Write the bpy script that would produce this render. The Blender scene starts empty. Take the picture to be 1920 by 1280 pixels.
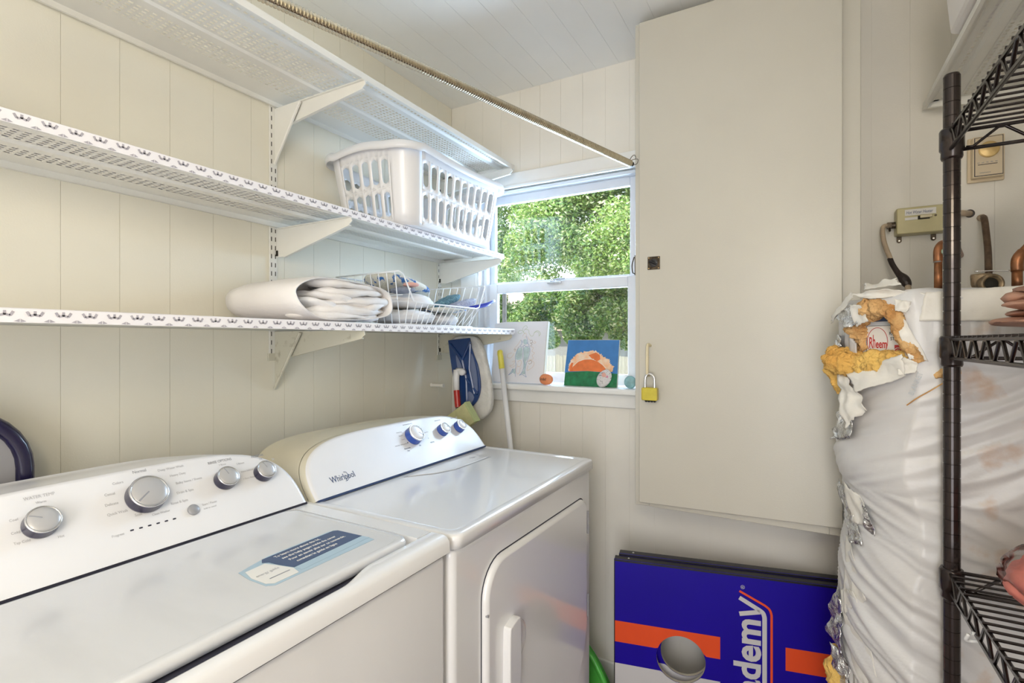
import bpy, bmesh, math, random
import numpy as np
from mathutils import Vector, Matrix, noise
R = math.radians
random.seed(7)
SC = bpy.context.scene
COL = SC.collection

# ------------------------------------------------------------------ camera, light, exposure
cam_d = bpy.data.cameras.new('camera'); cam_d.lens = 17.9625; cam_d.sensor_width = 36; cam_d.clip_start = .02; cam_d.clip_end = 200
cam = bpy.data.objects.new('camera', cam_d); COL.objects.link(cam)
cam.location = (1.366, 0, 1.31); cam.rotation_euler = (R(90), 0, R(29.4)); SC.camera = cam
SC.view_settings.view_transform = 'Standard'; SC.view_settings.look = 'None'
SC.view_settings.exposure = 0.06; SC.view_settings.gamma = 1; SC.view_settings.use_curve_mapping = False
SC.cycles.max_bounces = 10; SC.cycles.diffuse_bounces = 6; SC.cycles.transparent_max_bounces = 24
SC.cycles.caustics_reflective = False; SC.cycles.caustics_refractive = False

world = bpy.data.worlds.new('sky'); SC.world = world; world.use_nodes = True
wn = world.node_tree.nodes; wl = world.node_tree.links; wn.clear()
wo = wn.new('ShaderNodeOutputWorld'); wb = wn.new('ShaderNodeBackground')
wt = wn.new('ShaderNodeTexCoord'); ws = wn.new('ShaderNodeSeparateXYZ'); wr = wn.new('ShaderNodeValToRGB')
wr.color_ramp.elements[0].position = 0.0; wr.color_ramp.elements[0].color = (1, 1, 1, 1)
wr.color_ramp.elements[1].position = .8; wr.color_ramp.elements[1].color = (.45, .66, 1, 1)
wl.new(wt.outputs['Generated'], ws.inputs[0]); wl.new(ws.outputs[2], wr.inputs[0]); wl.new(wr.outputs[0], wb.inputs[0])
wb.inputs[1].default_value = 3.6; wl.new(wb.outputs[0], wo.inputs[0])

sd = bpy.data.lights.new('sun', 'SUN'); sd.energy = 8.5; sd.angle = R(.6); sd.color = (1, .95, .86)
sun = bpy.data.objects.new('sun', sd); COL.objects.link(sun)
sun.rotation_euler = Vector((-.35, -.55, .75)).to_track_quat('Z', 'Y').to_euler()

def area(name, loc, target, size, power, color, sy=None):
    d = bpy.data.lights.new(name, 'AREA'); d.energy = power; d.color = color; d.size = size
    if sy: d.shape = 'RECTANGLE'; d.size_y = sy
    o = bpy.data.objects.new(name, d); COL.objects.link(o); o.location = loc
    o.rotation_euler = (Vector(loc) - Vector(target)).to_track_quat('Z', 'Y').to_euler()
    return o
pl_ = bpy.data.lights.new('lamp_bulb_light', 'POINT'); pl_.energy = 17; pl_.color = (1, .85, .60); pl_.shadow_soft_size = .14
po_ = bpy.data.objects.new('lamp_bulb_light', pl_); COL.objects.link(po_); po_.location = (1.45, -.45, 1.80)  # unseen room lamp, set low and right to light ceiling and dryer
area('back_fill_light', (1.52, -1.50, 1.05), (.35, 1.3, 1.0), .85, 36, (.95, .96, 1), 1.9)  # added fill in front of the solid back wall, no doorway there
area('window_daylight', (.45, 2.28, 1.50), (.85, 0, 1.30), .9, 66, (.52, .71, 1), .85)

# ------------------------------------------------------------------ materials
def mat(name, color, rough=.5, metal=0, noise_amt=0, noise_scale=20, bump=0, bump_scale=60, spec=.5, color2=None,
        coat=0, trans=0, sss=0, stretch=None, detail=4, lo=.35, hi=.65, bump_dist=.002, emit=None):
    m = bpy.data.materials.new(name); m.use_nodes = True
    n = m.node_tree.nodes; l = m.node_tree.links; b = n['Principled BSDF']
    b.inputs['Base Color'].default_value = (*color, 1); b.inputs['Roughness'].default_value = rough
    b.inputs['Metallic'].default_value = metal; b.inputs['Specular IOR Level'].default_value = spec
    b.inputs['Coat Weight'].default_value = coat; b.inputs['Coat Roughness'].default_value = .06
    if trans: b.inputs['Transmission Weight'].default_value = trans
    tc = n.new('ShaderNodeTexCoord'); src = tc.outputs['Object']
    if stretch:
        mp = n.new('ShaderNodeMapping'); mp.inputs['Scale'].default_value = stretch
        l.new(src, mp.inputs[0]); src = mp.outputs[0]
    if noise_amt or color2:
        t = n.new('ShaderNodeTexNoise'); t.inputs['Scale'].default_value = noise_scale; t.inputs['Detail'].default_value = detail
        l.new(src, t.inputs['Vector'])
        r = n.new('ShaderNodeValToRGB'); c2 = color2 or tuple(max(0, c * (1 - noise_amt)) for c in color)
        r.color_ramp.elements[0].position = lo; r.color_ramp.elements[1].position = hi
        r.color_ramp.elements[0].color = (*c2, 1); r.color_ramp.elements[1].color = (*color, 1)
        l.new(t.outputs['Fac'], r.inputs[0]); l.new(r.outputs[0], b.inputs['Base Color'])
    if bump:
        t2 = n.new('ShaderNodeTexNoise'); t2.inputs['Scale'].default_value = bump_scale; t2.inputs['Detail'].default_value = 5
        l.new(src, t2.inputs['Vector'])
        bp = n.new('ShaderNodeBump'); bp.inputs['Strength'].default_value = bump; bp.inputs['Distance'].default_value = bump_dist
        l.new(t2.outputs['Fac'], bp.inputs['Height']); l.new(bp.outputs[0], b.inputs['Normal'])
    return m

M = {}
M['wall'] = mat('cream_wall_paint', (.82, .79, .68), .5, noise_amt=.05, noise_scale=3, bump=.12, bump_scale=260)
M['far'] = mat('white_wall_paint', (.82, .79, .72), .5, noise_amt=.05, noise_scale=4, bump=.12, bump_scale=260)
M['ceil'] = mat('ceiling_paint', (.88, .88, .86), .55, noise_amt=.03, noise_scale=4, bump=.1, bump_scale=260)
M['trim'] = mat('white_trim_paint', (.84, .84, .82), .3, noise_amt=.04, noise_scale=9, bump=.1, bump_scale=120)
M['vinyl'] = mat('window_frame_white', (.78, .80, .84), .35, noise_amt=.04, noise_scale=20)
M['cab'] = mat('cabinet_paint', (.56, .54, .475), .32, noise_amt=.03, noise_scale=5, bump=.22, bump_scale=420, bump_dist=.001)
M['floor'] = mat('brown_floor', (.12, .06, .035), .5, noise_amt=.5, noise_scale=12, stretch=(1, 8, 1))
M['enamel'] = mat('white_enamel', (.83, .83, .84), .16, coat=.5, bump=.05, bump_scale=900, bump_dist=.0004)
M['enamel_lid'] = mat('white_enamel_worn', (.72, .725, .74), .2, coat=.4, noise_amt=.045, noise_scale=5, stretch=(1, 3, 1), lo=.3, hi=.5)
M['plastic'] = mat('white_plastic', (.82, .82, .84), .28, coat=.15, noise_amt=.03, noise_scale=7)
M['ivory'] = mat('ivory_plastic', (.72, .67, .53), .35, noise_amt=.05, noise_scale=6)
M['grey_plastic'] = mat('grey_plastic', (.33, .33, .35), .3)
M['silver'] = mat('silver_knob_face', (.50, .495, .50), .28, metal=.2, coat=.2)
M['chrome'] = mat('chrome', (.78, .78, .80), .12, metal=1)
M['navy'] = mat('navy_knob_side', (.03, .09, .42), .25, coat=.4)
M['dark'] = mat('dark_knob_side', (.012, .01, .045), .25, coat=.3)
M['black'] = mat('black', (.012, .012, .014), .45)
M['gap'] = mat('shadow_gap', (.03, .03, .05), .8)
M['print'] = mat('grey_print', (.30, .31, .34), .5)
M['print_light'] = mat('light_grey_print', (.50, .50, .52), .5)
M['navy_print'] = mat('navy_print', (.03, .06, .16), .4)
M['shelf'] = mat('white_enamelled_steel', (.80, .79, .74), .35, noise_amt=.04, noise_scale=6)
M['shelf_old'] = mat('chipped_shelf_steel', (.62, .60, .50), .4, color2=(.40, .37, .28), noise_scale=30, lo=.28, hi=.42, bump=.2, bump_scale=90)
M['liner'] = mat('white_shelf_liner', (.86, .84, .86), .35)
M['liner_print'] = mat('grey_liner_print', (.42, .40, .44), .5)
M['slot'] = mat('dark_slot', (.02, .018, .012), .8)
M['gold_reflect_rod'] = mat('corrugated_metal_rod', (.74, .66, .50), .2, metal=1, noise_amt=.15, noise_scale=60)  # chrome with its golden reflections put into the metal colour
M['wire'] = mat('dark_wire', (.09, .08, .07), .3, metal=.9)
M['white_wire'] = mat('white_coated_wire', (.80, .81, .82), .3)
M['bronze'] = mat('bronze_rack_paint', (.035, .024, .022), .26, metal=.55, coat=.3, noise_amt=.3, noise_scale=40)
M['cotton'] = mat('white_cotton', (.83, .81, .80), .9, noise_amt=.05, noise_scale=9, bump=.4, bump_scale=55, bump_dist=.004)
M['cream_towel'] = mat('cream_terry', (.70, .66, .56), .95, noise_amt=.15, noise_scale=90, bump=.8, bump_scale=220, bump_dist=.004)
M['blue_towel'] = mat('cream_terry_with_blue', (.70, .68, .60), .95, color2=(.05, .16, .42), noise_scale=38, lo=.40, hi=.45, bump=.8, bump_scale=220, bump_dist=.004)
M['grey_cloth'] = mat('grey_cloth', (.25, .27, .33), .95, noise_amt=.3, noise_scale=60, bump=.5, bump_scale=120)
M['pink_cloth'] = mat('pink_cloth', (.75, .42, .36), .95, noise_amt=.1, noise_scale=60)
M['teal_fuzz'] = mat('teal_microfibre', (.22, .40, .46), 1, color2=(.09, .2, .28), noise_scale=120, bump=1, bump_scale=260, bump_dist=.006)
M['lav_fuzz'] = mat('lavender_microfibre', (.55, .56, .64), 1, color2=(.36, .36, .48), noise_scale=120, bump=1, bump_scale=260, bump_dist=.006)
M['blue'] = mat('blue_plastic', (.04, .06, .45), .3)
M['mop_blue'] = mat('dark_blue_plastic', (.012, .05, .19), .3, coat=.3)
M['mop_grey'] = mat('grey_blue_plastic', (.16, .20, .34), .45)
M['mop_pad'] = mat('white_mop_pad', (.74, .73, .70), 1, noise_amt=.12, noise_scale=30, bump=.8, bump_scale=100, bump_dist=.006)
M['red'] = mat('red_plastic', (.45, .02, .015), .3)
M['sponge'] = mat('pale_green_foam', (.62, .62, .34), .9, noise_amt=.12, noise_scale=50, bump=.5, bump_scale=150)
M['green_foam'] = mat('green_foam', (.50, .58, .30), .9)
M['yellow'] = mat('yellow_plastic', (.72, .66, .10), .35)
M['green'] = mat('bright_green_plastic', (.10, .52, .08), .3)
M['brass'] = mat('brass_lock', (.60, .48, .06), .35, metal=.55, noise_amt=.15, noise_scale=90)
M['lockface'] = mat('yellow_lock_face', (.62, .52, .05), .45, noise_amt=.1, noise_scale=60)
M['antique'] = mat('antique_latch', (.10, .075, .05), .35, metal=.7, noise_amt=.6, noise_scale=120)
M['ivory_handle'] = mat('ivory_handle', (.70, .62, .42), .35)
M['switchbox'] = mat('olive_cream_steel', (.56, .50, .27), .35, noise_amt=.08, noise_scale=25)
M['paper'] = mat('white_paper', (.78, .76, .72), .8)
M['copper'] = mat('copper_pipe', (.46, .19, .08), .35, metal=.6, color2=(.20, .09, .045), noise_scale=35, bump=.2, bump_scale=80)
M['patina'] = mat('green_patina', (.40, .55, .42), .7)
M['bronze_valve'] = mat('old_bronze_valve', (.42, .31, .19), .45, metal=.6, noise_amt=.6, noise_scale=70, bump=.4, bump_scale=120)
M['cable'] = mat('cream_cable', (.58, .46, .33), .5, noise_amt=.2, noise_scale=50)
M['tape'] = mat('black_tape', (.035, .025, .022), .4, bump=.6, bump_scale=110, bump_dist=.004)
M['pex'] = mat('brown_tube', (.16, .10, .06), .45, noise_amt=.5, noise_scale=60)
M['jacket'] = mat('heater_jacket', (.72, .71, .68), .35)
M['steel_blue'] = mat('blue_grey_steel', (.06, .10, .20), .4)
M['pale_blue'] = mat('pale_blue_print', (.42, .55, .64), .5)
M['yellow_wool'] = mat('yellow_fibreglass', (.86, .56, .16), 1, color2=(.80, .42, .10), noise_scale=14, bump=1, bump_scale=90, bump_dist=.01, lo=.3, hi=.6)
M['tan_wool'] = mat('tan_fibreglass', (.80, .52, .24), 1, color2=(.52, .24, .07), noise_scale=18, bump=1, bump_scale=90, bump_dist=.01, lo=.3, hi=.6)
M['foil'] = mat('crumpled_foil', (.80, .80, .80), .22, metal=1, bump=1, bump_scale=55, bump_dist=.012)
M['vinyl_in'] = mat('vinyl_flap', (.80, .78, .73), .38, noise_amt=.06, noise_scale=20, bump=.5, bump_scale=26, bump_dist=.006)
M['orange_strip'] = mat('orange_wood_strip', (.62, .36, .12), .6, noise_amt=.6, noise_scale=30, stretch=(1, 1, 14))
M['plate_border'] = mat('pale_grey_paint', (.56, .60, .64), .4)
M['red_print'] = mat('red_print', (.50, .03, .025), .5)
M['black_print'] = mat('black_print', (.03, .03, .035), .5)
M['royal'] = mat('royal_blue_board', (.012, .002, .34), .4, spec=.25, noise_amt=.1, noise_scale=4)
M['orange'] = mat('orange_board_print', (.83, .085, .018), .35)
M['greywhite'] = mat('light_grey_board_print', (.62, .61, .63), .35)
M['board_edge'] = mat('black_board_frame', (.012, .011, .013), .4)
M['board_wood'] = mat('pale_board_core', (.62, .58, .48), .6)
M['pink_thing'] = mat('coral_pink_cloth', (.95, .30, .24), .6, noise_amt=.25, noise_scale=22, bump=.4, bump_scale=40, bump_dist=.006)
M['brown_paper'] = mat('crumpled_pinkish_leather', (.50, .27, .19), .5, noise_amt=.4, noise_scale=16, bump=.5, bump_scale=40, bump_dist=.006)
M['purple'] = mat('dark_purple_card', (.10, .04, .10), .5)
M['bin'] = mat('white_bin_plastic', (.82, .79, .77), .35)
M['thermo'] = mat('beige_plastic', (.72, .60, .42), .4)
M['thermo_face'] = mat('beige_metal_face', (.68, .57, .41), .35, metal=.2)
M['gold'] = mat('gold_dial', (.70, .50, .22), .3, metal=.5)
M['bark'] = mat('bark', (.13, .095, .07), .9, noise_amt=.5, noise_scale=30)
M['fence'] = mat('weathered_fence', (.46, .43, .38), .9, noise_amt=.4, noise_scale=3, stretch=(6, 6, 1))
M['grass'] = mat('ground_grass', (.14, .18, .05), 1, noise_amt=.5, noise_scale=3)
M['roof'] = mat('roof_shingle', (.74, .52, .42), .9, noise_amt=.3, noise_scale=5)
M['siding'] = mat('grey_siding', (.30, .29, .29), .9)
M['tan_siding'] = mat('tan_siding', (.55, .47, .33), .9)
M['canvas'] = mat('canvas_lavender_white', (.74, .74, .78), .85, bump=.15, bump_scale=500)
M['canvas_side'] = mat('raw_canvas', (.60, .56, .46), .9)
M['paint_blue'] = mat('acrylic_sky_blue', (.045, .20, .50), .55, noise_amt=.12, noise_scale=30)
M['paint_green'] = mat('acrylic_green', (.012, .22, .08), .55, noise_amt=.45, noise_scale=40)
M['paint_orange'] = mat('acrylic_orange', (.82, .20, .05), .55, noise_amt=.18, noise_scale=40)
M['paint_peach'] = mat('acrylic_peach', (.86, .45, .22), .55, color2=(.84, .66, .50), noise_scale=45)
M['paint_white'] = mat('acrylic_white', (.82, .76, .66), .6)
M['pen_teal'] = mat('pale_teal_pencil', (.55, .68, .71), .9, noise_amt=.2, noise_scale=60)
M['pen_blue'] = mat('blue_pencil', (.16, .27, .50), .9)
M['pen_green'] = mat('olive_pencil', (.45, .52, .34), .9)
M['pen_peach'] = mat('peach_pencil', (.68, .52, .42), .9)
M['pen_brown'] = mat('brown_pencil', (.32, .24, .20), .9)
M['rock_orange'] = mat('orange_painted_stone', (.78, .28, .12), .5, noise_amt=.12, noise_scale=60)
M['rock_grey'] = mat('speckled_painted_stone', (.64, .62, .62), .6, color2=(.18, .18, .18), noise_scale=190, lo=.34, hi=.42)
M['rock_pink'] = mat('pink_paint', (.70, .30, .42), .6)
M['rock_teal'] = mat('teal_painted_stone', (.30, .55, .58), .5, noise_amt=.3, noise_scale=60)
M['lamp_glow'] = mat('lamp_glass', (.9, .86, .78), .4)

# steel wrap of the heater: white vinyl with brown stains
def blanket_mat():
    m = mat('white_vinyl_blanket', (.75, .74, .72), .34, bump=.35, bump_scale=24, bump_dist=.006, coat=.1)
    n = m.node_tree.nodes; l = m.node_tree.links; b = n['Principled BSDF']
    tc = n.new('ShaderNodeTexCoord'); s = n.new('ShaderNodeSeparateXYZ'); l.new(tc.outputs['Object'], s.inputs[0])
    t = n.new('ShaderNodeTexNoise'); t.inputs['Scale'].default_value = 13; t.inputs['Detail'].default_value = 5
    l.new(tc.outputs['Object'], t.inputs['Vector'])
    r1 = n.new('ShaderNodeValToRGB'); r1.color_ramp.elements[0].position = .56; r1.color_ramp.elements[1].position = .78
    r1.color_ramp.elements[0].color = (0, 0, 0, 1); r1.color_ramp.elements[1].color = (1, 1, 1, 1)
    l.new(t.outputs['Fac'], r1.inputs[0])
    mr = n.new('ShaderNodeMapRange'); mr.inputs[1].default_value = -.16; mr.inputs[2].default_value = -.10   # stains on the right part only
    l.new(s.outputs[0], mr.inputs[0])
    mu = n.new('ShaderNodeMath'); mu.operation = 'MULTIPLY'; l.new(r1.outputs[0], mu.inputs[0]); l.new(mr.outputs[0], mu.inputs[1])
    t3 = n.new('ShaderNodeTexNoise'); t3.inputs['Scale'].default_value = 4; l.new(tc.outputs['Object'], t3.inputs['Vector'])
    r3 = n.new('ShaderNodeValToRGB'); r3.color_ramp.elements[0].color = (.56, .54, .53, 1); r3.color_ramp.elements[1].color = (.68, .68, .69, 1)
    r3.color_ramp.elements[0].position = .35; r3.color_ramp.elements[1].position = .6
    l.new(t3.outputs['Fac'], r3.inputs[0])
    mx = n.new('ShaderNodeMix'); mx.data_type = 'RGBA'; l.new(mu.outputs[0], mx.inputs[0])
    l.new(r3.outputs[0], mx.inputs[6]); mx.inputs[7].default_value = (.50, .27, .12, 1)
    l.new(mx.outputs[2], b.inputs['Base Color'])
    return m
M['blanket'] = blanket_mat()

def glass_mat(name, tint, ior=1.45):
    m = bpy.data.materials.new(name); m.use_nodes = True; n = m.node_tree.nodes; l = m.node_tree.links; n.clear()
    o = n.new('ShaderNodeOutputMaterial'); t = n.new('ShaderNodeBsdfTransparent'); t.inputs[0].default_value = (*tint, 1)
    g = n.new('ShaderNodeBsdfGlossy'); g.inputs['Roughness'].default_value = .03
    f = n.new('ShaderNodeFresnel'); f.inputs[0].default_value = ior
    mx = n.new('ShaderNodeMixShader'); l.new(f.outputs[0], mx.inputs[0]); l.new(t.outputs[0], mx.inputs[1]); l.new(g.outputs[0], mx.inputs[2])
    l.new(mx.outputs[0], o.inputs[0]); return m
M['glass'] = glass_mat('window_glass', (.96, .98, .97))
M['glass_low'] = glass_mat('screened_window_glass', (.82, .83, .80))
M['clear_bag'] = glass_mat('clear_plastic_bag', (.96, .95, .95), 1.2)

def leaf_mat(name, c, c2):
    m = bpy.data.materials.new(name); m.use_nodes = True; n = m.node_tree.nodes; l = m.node_tree.links; n.clear()
    o = n.new('ShaderNodeOutputMaterial'); d = n.new('ShaderNodeBsdfDiffuse'); t = n.new('ShaderNodeBsdfTranslucent')
    g = n.new('ShaderNodeBsdfGlossy'); g.inputs['Roughness'].default_value = .45
    tc = n.new('ShaderNodeTexCoord'); ns = n.new('ShaderNodeTexNoise'); ns.inputs['Scale'].default_value = 9
    l.new(tc.outputs['Object'], ns.inputs['Vector']); r = n.new('ShaderNodeValToRGB')
    r.color_ramp.elements[0].position = .4; r.color_ramp.elements[1].position = .6
    r.color_ramp.elements[0].color = (*c2, 1); r.color_ramp.elements[1].color = (*c, 1)
    l.new(ns.outputs['Fac'], r.inputs[0]); l.new(r.outputs[0], d.inputs[0]); l.new(r.outputs[0], t.inputs[0])
    a = n.new('ShaderNodeMixShader'); a.inputs[0].default_value = .4; l.new(d.outputs[0], a.inputs[1]); l.new(t.outputs[0], a.inputs[2])
    b = n.new('ShaderNodeMixShader'); b.inputs[0].default_value = .08; l.new(a.outputs[0], b.inputs[1]); l.new(g.outputs[0], b.inputs[2])
    l.new(b.outputs[0], o.inputs[0]); return m
M['leaf_a'] = leaf_mat('fresh_leaf', (.46, .60, .17), (.32, .50, .12))
M['leaf_b'] = leaf_mat('mid_leaf', (.22, .38, .09), (.13, .27, .06))
M['leaf_c'] = leaf_mat('glint_yellow_leaf', (.88, .88, .62), (.68, .72, .34))  # yellowish leaves paled so their colour carries the sun glints

# ------------------------------------------------------------------ helpers
ORG = {}                                  # world origin of every root
def tag(o, label, cat, group=None):
    o['label'] = label; o['category'] = cat
    if group: o['group'] = group
    return o
def thing(name, label, cat, loc, group=None):
    o = bpy.data.objects.new(name, None); o.empty_display_size = .05; COL.objects.link(o); o.location = loc
    ORG[o.name] = Vector(loc); return tag(o, label, cat, group)
def setting(name, loc=(0, 0, 0)):
    o = bpy.data.objects.new(name, None); o.empty_display_size = .05; COL.objects.link(o); o.location = loc
    ORG[o.name] = Vector(loc); o['kind'] = 'structure'; return o
def mk(name, vf, m, parent=None, smooth=False, loc=None, bevel=0, seg=2, solid=0, label=None, auto=None, mi=None):
    """vf = (verts in world coordinates, faces)"""
    v, f = vf
    org = ORG[parent.name] if parent is not None else Vector(loc or (0, 0, 0))
    me = bpy.data.meshes.new(name)
    me.from_pydata([(p[0] - org.x, p[1] - org.y, p[2] - org.z) for p in v], [], f); me.update()
    o = bpy.data.objects.new(name, me); COL.objects.link(o)
    for mm in (m if isinstance(m, (list, tuple)) else [m]): me.materials.append(M[mm])
    if mi: me.polygons.foreach_set('material_index', mi)
    if parent is not None: o.parent = parent
    else: o.location = org
    ORG[o.name] = org
    if smooth: me.polygons.foreach_set('use_smooth', [True] * len(me.polygons))
    if solid:
        s = o.modifiers.new('thickness', 'SOLIDIFY'); s.thickness = solid; s.offset = 0
    if bevel:
        b = o.modifiers.new('bevel', 'BEVEL'); b.width = bevel; b.segments = seg; b.limit_method = 'ANGLE'; b.angle_limit = R(40)
        me.polygons.foreach_set('use_smooth', [True] * len(me.polygons))
        w = o.modifiers.new('wn', 'WEIGHTED_NORMAL'); w.keep_sharp = True
    if label: o['label'] = label
    return o
def join(*vfs):
    V = []; Fc = []
    for v, f in vfs:
        k = len(V); V += list(v); Fc += [tuple(i + k for i in q) for q in f]
    return V, Fc
def box(x0, x1, y0, y1, z0, z1):
    v = [(x0, y0, z0), (x1, y0, z0), (x1, y1, z0), (x0, y1, z0), (x0, y0, z1), (x1, y0, z1), (x1, y1, z1), (x0, y1, z1)]
    return v, [(0, 3, 2, 1), (4, 5, 6, 7), (0, 1, 5, 4), (1, 2, 6, 5), (2, 3, 7, 6), (3, 0, 4, 7)]
def xf(vf, mtx): return [tuple(mtx @ Vector(p)) for p in vf[0]], vf[1]
def frame_axes(o, xa, ya):
    xa = Vector(xa).normalized(); ya = Vector(ya).normalized(); za = xa.cross(ya).normalized()
    m = Matrix.Identity(4)
    for i in range(3): m[i][0] = xa[i]; m[i][1] = ya[i]; m[i][2] = za[i]; m[i][3] = o[i]
    return m
def tube(pts, r, n=8, closed=False, caps=True):
    P = [Vector(p) for p in pts]; N = len(P); rr = r if isinstance(r, (list, tuple)) else [r] * N
    V = []; Fc = []; up = None
    for i in range(N):
        if closed: d = (P[(i + 1) % N] - P[i - 1])
        else: d = P[min(i + 1, N - 1)] - P[max(i - 1, 0)]
        d.normalize()
        if up is None: up = Vector((0, 0, 1)) if abs(d.z) < .9 else Vector((1, 0, 0))
        a = d.cross(up); a.normalize(); b = a.cross(d); b.normalize(); up = b
        for k in range(n):
            t = 2 * math.pi * k / n; V.append(tuple(P[i] + (a * math.cos(t) + b * math.sin(t)) * rr[i]))
    M_ = N if closed else N - 1
    for i in range(M_):
        j = (i + 1) % N
        for k in range(n):
            k2 = (k + 1) % n; Fc.append((i * n + k, i * n + k2, j * n + k2, j * n + k))
    if caps and not closed:
        Fc.append(tuple(range(n - 1, -1, -1))); Fc.append(tuple((N - 1) * n + k for k in range(n)))
    return V, Fc
def cyl(a, b, r, n=16, r2=None): return tube([a, b], [r, r if r2 is None else r2], n)
def lathe(o, axis, prof, n=24):
    """prof: list of (radius, height along axis)"""
    ax = Vector(axis).normalized(); u = ax.cross(Vector((0, 0, 1)) if abs(ax.z) < .9 else Vector((1, 0, 0))).normalized(); w = ax.cross(u)
    V = []; Fc = []
    for r, h in prof:
        for k in range(n):
            t = 2 * math.pi * k / n; V.append(tuple(Vector(o) + ax * h + (u * math.cos(t) + w * math.sin(t)) * max(r, 1e-5)))
    for i in range(len(prof) - 1):
        for k in range(n):
            k2 = (k + 1) % n; Fc.append((i * n + k, i * n + k2, (i + 1) * n + k2, (i + 1) * n + k))
    Fc.append(tuple(range(n - 1, -1, -1))); Fc.append(tuple((len(prof) - 1) * n + k for k in range(n)))
    return V, Fc
def prism(poly, mtx, d):
    """poly in local xy, extruded from z=0 to z=d"""
    n = len(poly); V = [tuple(mtx @ Vector((p[0], p[1], 0))) for p in poly] + [tuple(mtx @ Vector((p[0], p[1], d))) for p in poly]
    return V, [tuple(range(n - 1, -1, -1)), tuple(range(n, 2 * n))] + [(i, (i + 1) % n, n + (i + 1) % n, n + i) for i in range(n)]
def rrect(w, h, r, n=5, cx=0, cy=0):
    out = []
    for sx, sy, a0 in ((1, 1, 0), (-1, 1, 90), (-1, -1, 180), (1, -1, 270)):
        for k in range(n + 1):
            a = R(a0 + 90 * k / n); out.append((cx + sx * (w / 2 - r) + r * math.cos(a), cy + sy * (h / 2 - r) + r * math.sin(a)))
    return out
def smoothpoly(pts, n=4):
    N = len(pts); out = []
    for i in range(N):
        p0, p1, p2, p3 = [Vector(pts[(i + k - 1) % N]) for k in range(4)]
        for j in range(n):
            t = j / n
            out.append(.5 * ((2 * p1) + (-p0 + p2) * t + (2 * p0 - 5 * p1 + 4 * p2 - p3) * t * t + (-p0 + 3 * p1 - 3 * p2 + p3) * t ** 3))
    return [tuple(p) for p in out]
def curve_pts(pts, n=8):
    P = [Vector(p) for p in pts]; P = [P[0] * 2 - P[1]] + P + [P[-1] * 2 - P[-2]]; out = []
    for i in range(1, len(P) - 2):
        p0, p1, p2, p3 = P[i - 1:i + 3]
        for j in range(n):
            t = j / n
            out.append(.5 * ((2 * p1) + (-p0 + p2) * t + (2 * p0 - 5 * p1 + 4 * p2 - p3) * t * t + (-p0 + 3 * p1 - 3 * p2 + p3) * t ** 3))
    return out + [P[-2]]
def text(name, body, m, size, mtx, parent, xs=1, bold=0, ext=.0002, align='LEFT', loc=None, shear=0, label=None):
    c = bpy.data.curves.new(name + '_font', 'FONT'); c.body = body; c.size = size; c.extrude = ext; c.offset = bold
    c.align_x = align; c.resolution_u = 3; c.shear = shear
    o = bpy.data.objects.new(name + '_font', c); COL.objects.link(o)
    dg = bpy.context.evaluated_depsgraph_get(); dg.update()
    me = bpy.data.meshes.new_from_object(o.evaluated_get(dg))
    v = [tuple(mtx @ Vector((p.co.x * xs, p.co.y, p.co.z))) for p in me.vertices]; f = [tuple(p.vertices) for p in me.polygons]
    bpy.data.objects.remove(o); bpy.data.curves.remove(c); bpy.data.meshes.remove(me)
    return mk(name, (v, f), m, parent, loc=loc, label=label)
def puffy(c, h, e=2.6, nu=48, nv=28, amp=.006, fr=14, seed=0, fold=0, foldf=30):
    """soft superellipsoid lump with creases"""
    V = []; Fc = []
    sg = lambda a, p: math.copysign(abs(a) ** p, a)
    for i in range(nv + 1):
        ph = -math.pi / 2 + math.pi * i / nv
        for k in range(nu):
            th = 2 * math.pi * k / nu
            d = Vector((sg(math.cos(ph), 2 / e) * sg(math.cos(th), 2 / e), sg(math.cos(ph), 2 / e) * sg(math.sin(th), 2 / e), sg(math.sin(ph), 2 / e)))
            p = Vector((c[0] + h[0] * d.x, c[1] + h[1] * d.y, c[2] + h[2] * d.z))
            nn = noise.noise(p * fr + Vector((seed, seed * 2, 0)))
            r = amp * nn
            if fold: r -= fold * max(0, 1 - abs(noise.noise(Vector((p.x * foldf * .35 + seed, p.y * foldf * .35, p.z * foldf * 1.7)))) * 6)
            dn = Vector((d.x / h[0], d.y / h[1], d.z / h[2])).normalized()
            V.append(tuple(p + dn * r))
    for i in range(nv):
        for k in range(nu):
            k2 = (k + 1) % nu; Fc.append((i * nu + k, i * nu + k2, (i + 1) * nu + k2, (i + 1) * nu + k))
    return V, Fc
def patch(A, B, C, D, nu=16, nv=12, amp=.004, fr=30, seed=0, jag=.0):
    """crumpled sheet between four corners (A-B top edge, D-C bottom edge); edges ragged by jag"""
    A, B, C, D = map(Vector, (A, B, C, D)); V = []; Fc = []
    nrm = (B - A).cross(D - A).normalized()
    for i in range(nv + 1):
        for k in range(nu + 1):
            u = k / nu; v = i / nv
            if jag:
                if i in (0, nv): v += (random.random() - .5) * jag * (1 if 0 < k < nu else .4)
                if k in (0, nu): u += (random.random() - .5) * jag
            p = A * (1 - u) * (1 - v) + B * u * (1 - v) + C * u * v + D * (1 - u) * v
            V.append(tuple(p + nrm * amp * (noise.noise(p * fr + Vector((seed, 0, 0))) * 2 + .6 * noise.noise(p * fr * 2.7))))
    for i in range(nv):
        for k in range(nu): Fc.append((i * (nu + 1) + k, i * (nu + 1) + k + 1, (i + 1) * (nu + 1) + k + 1, (i + 1) * (nu + 1) + k))
    return V, Fc
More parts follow.
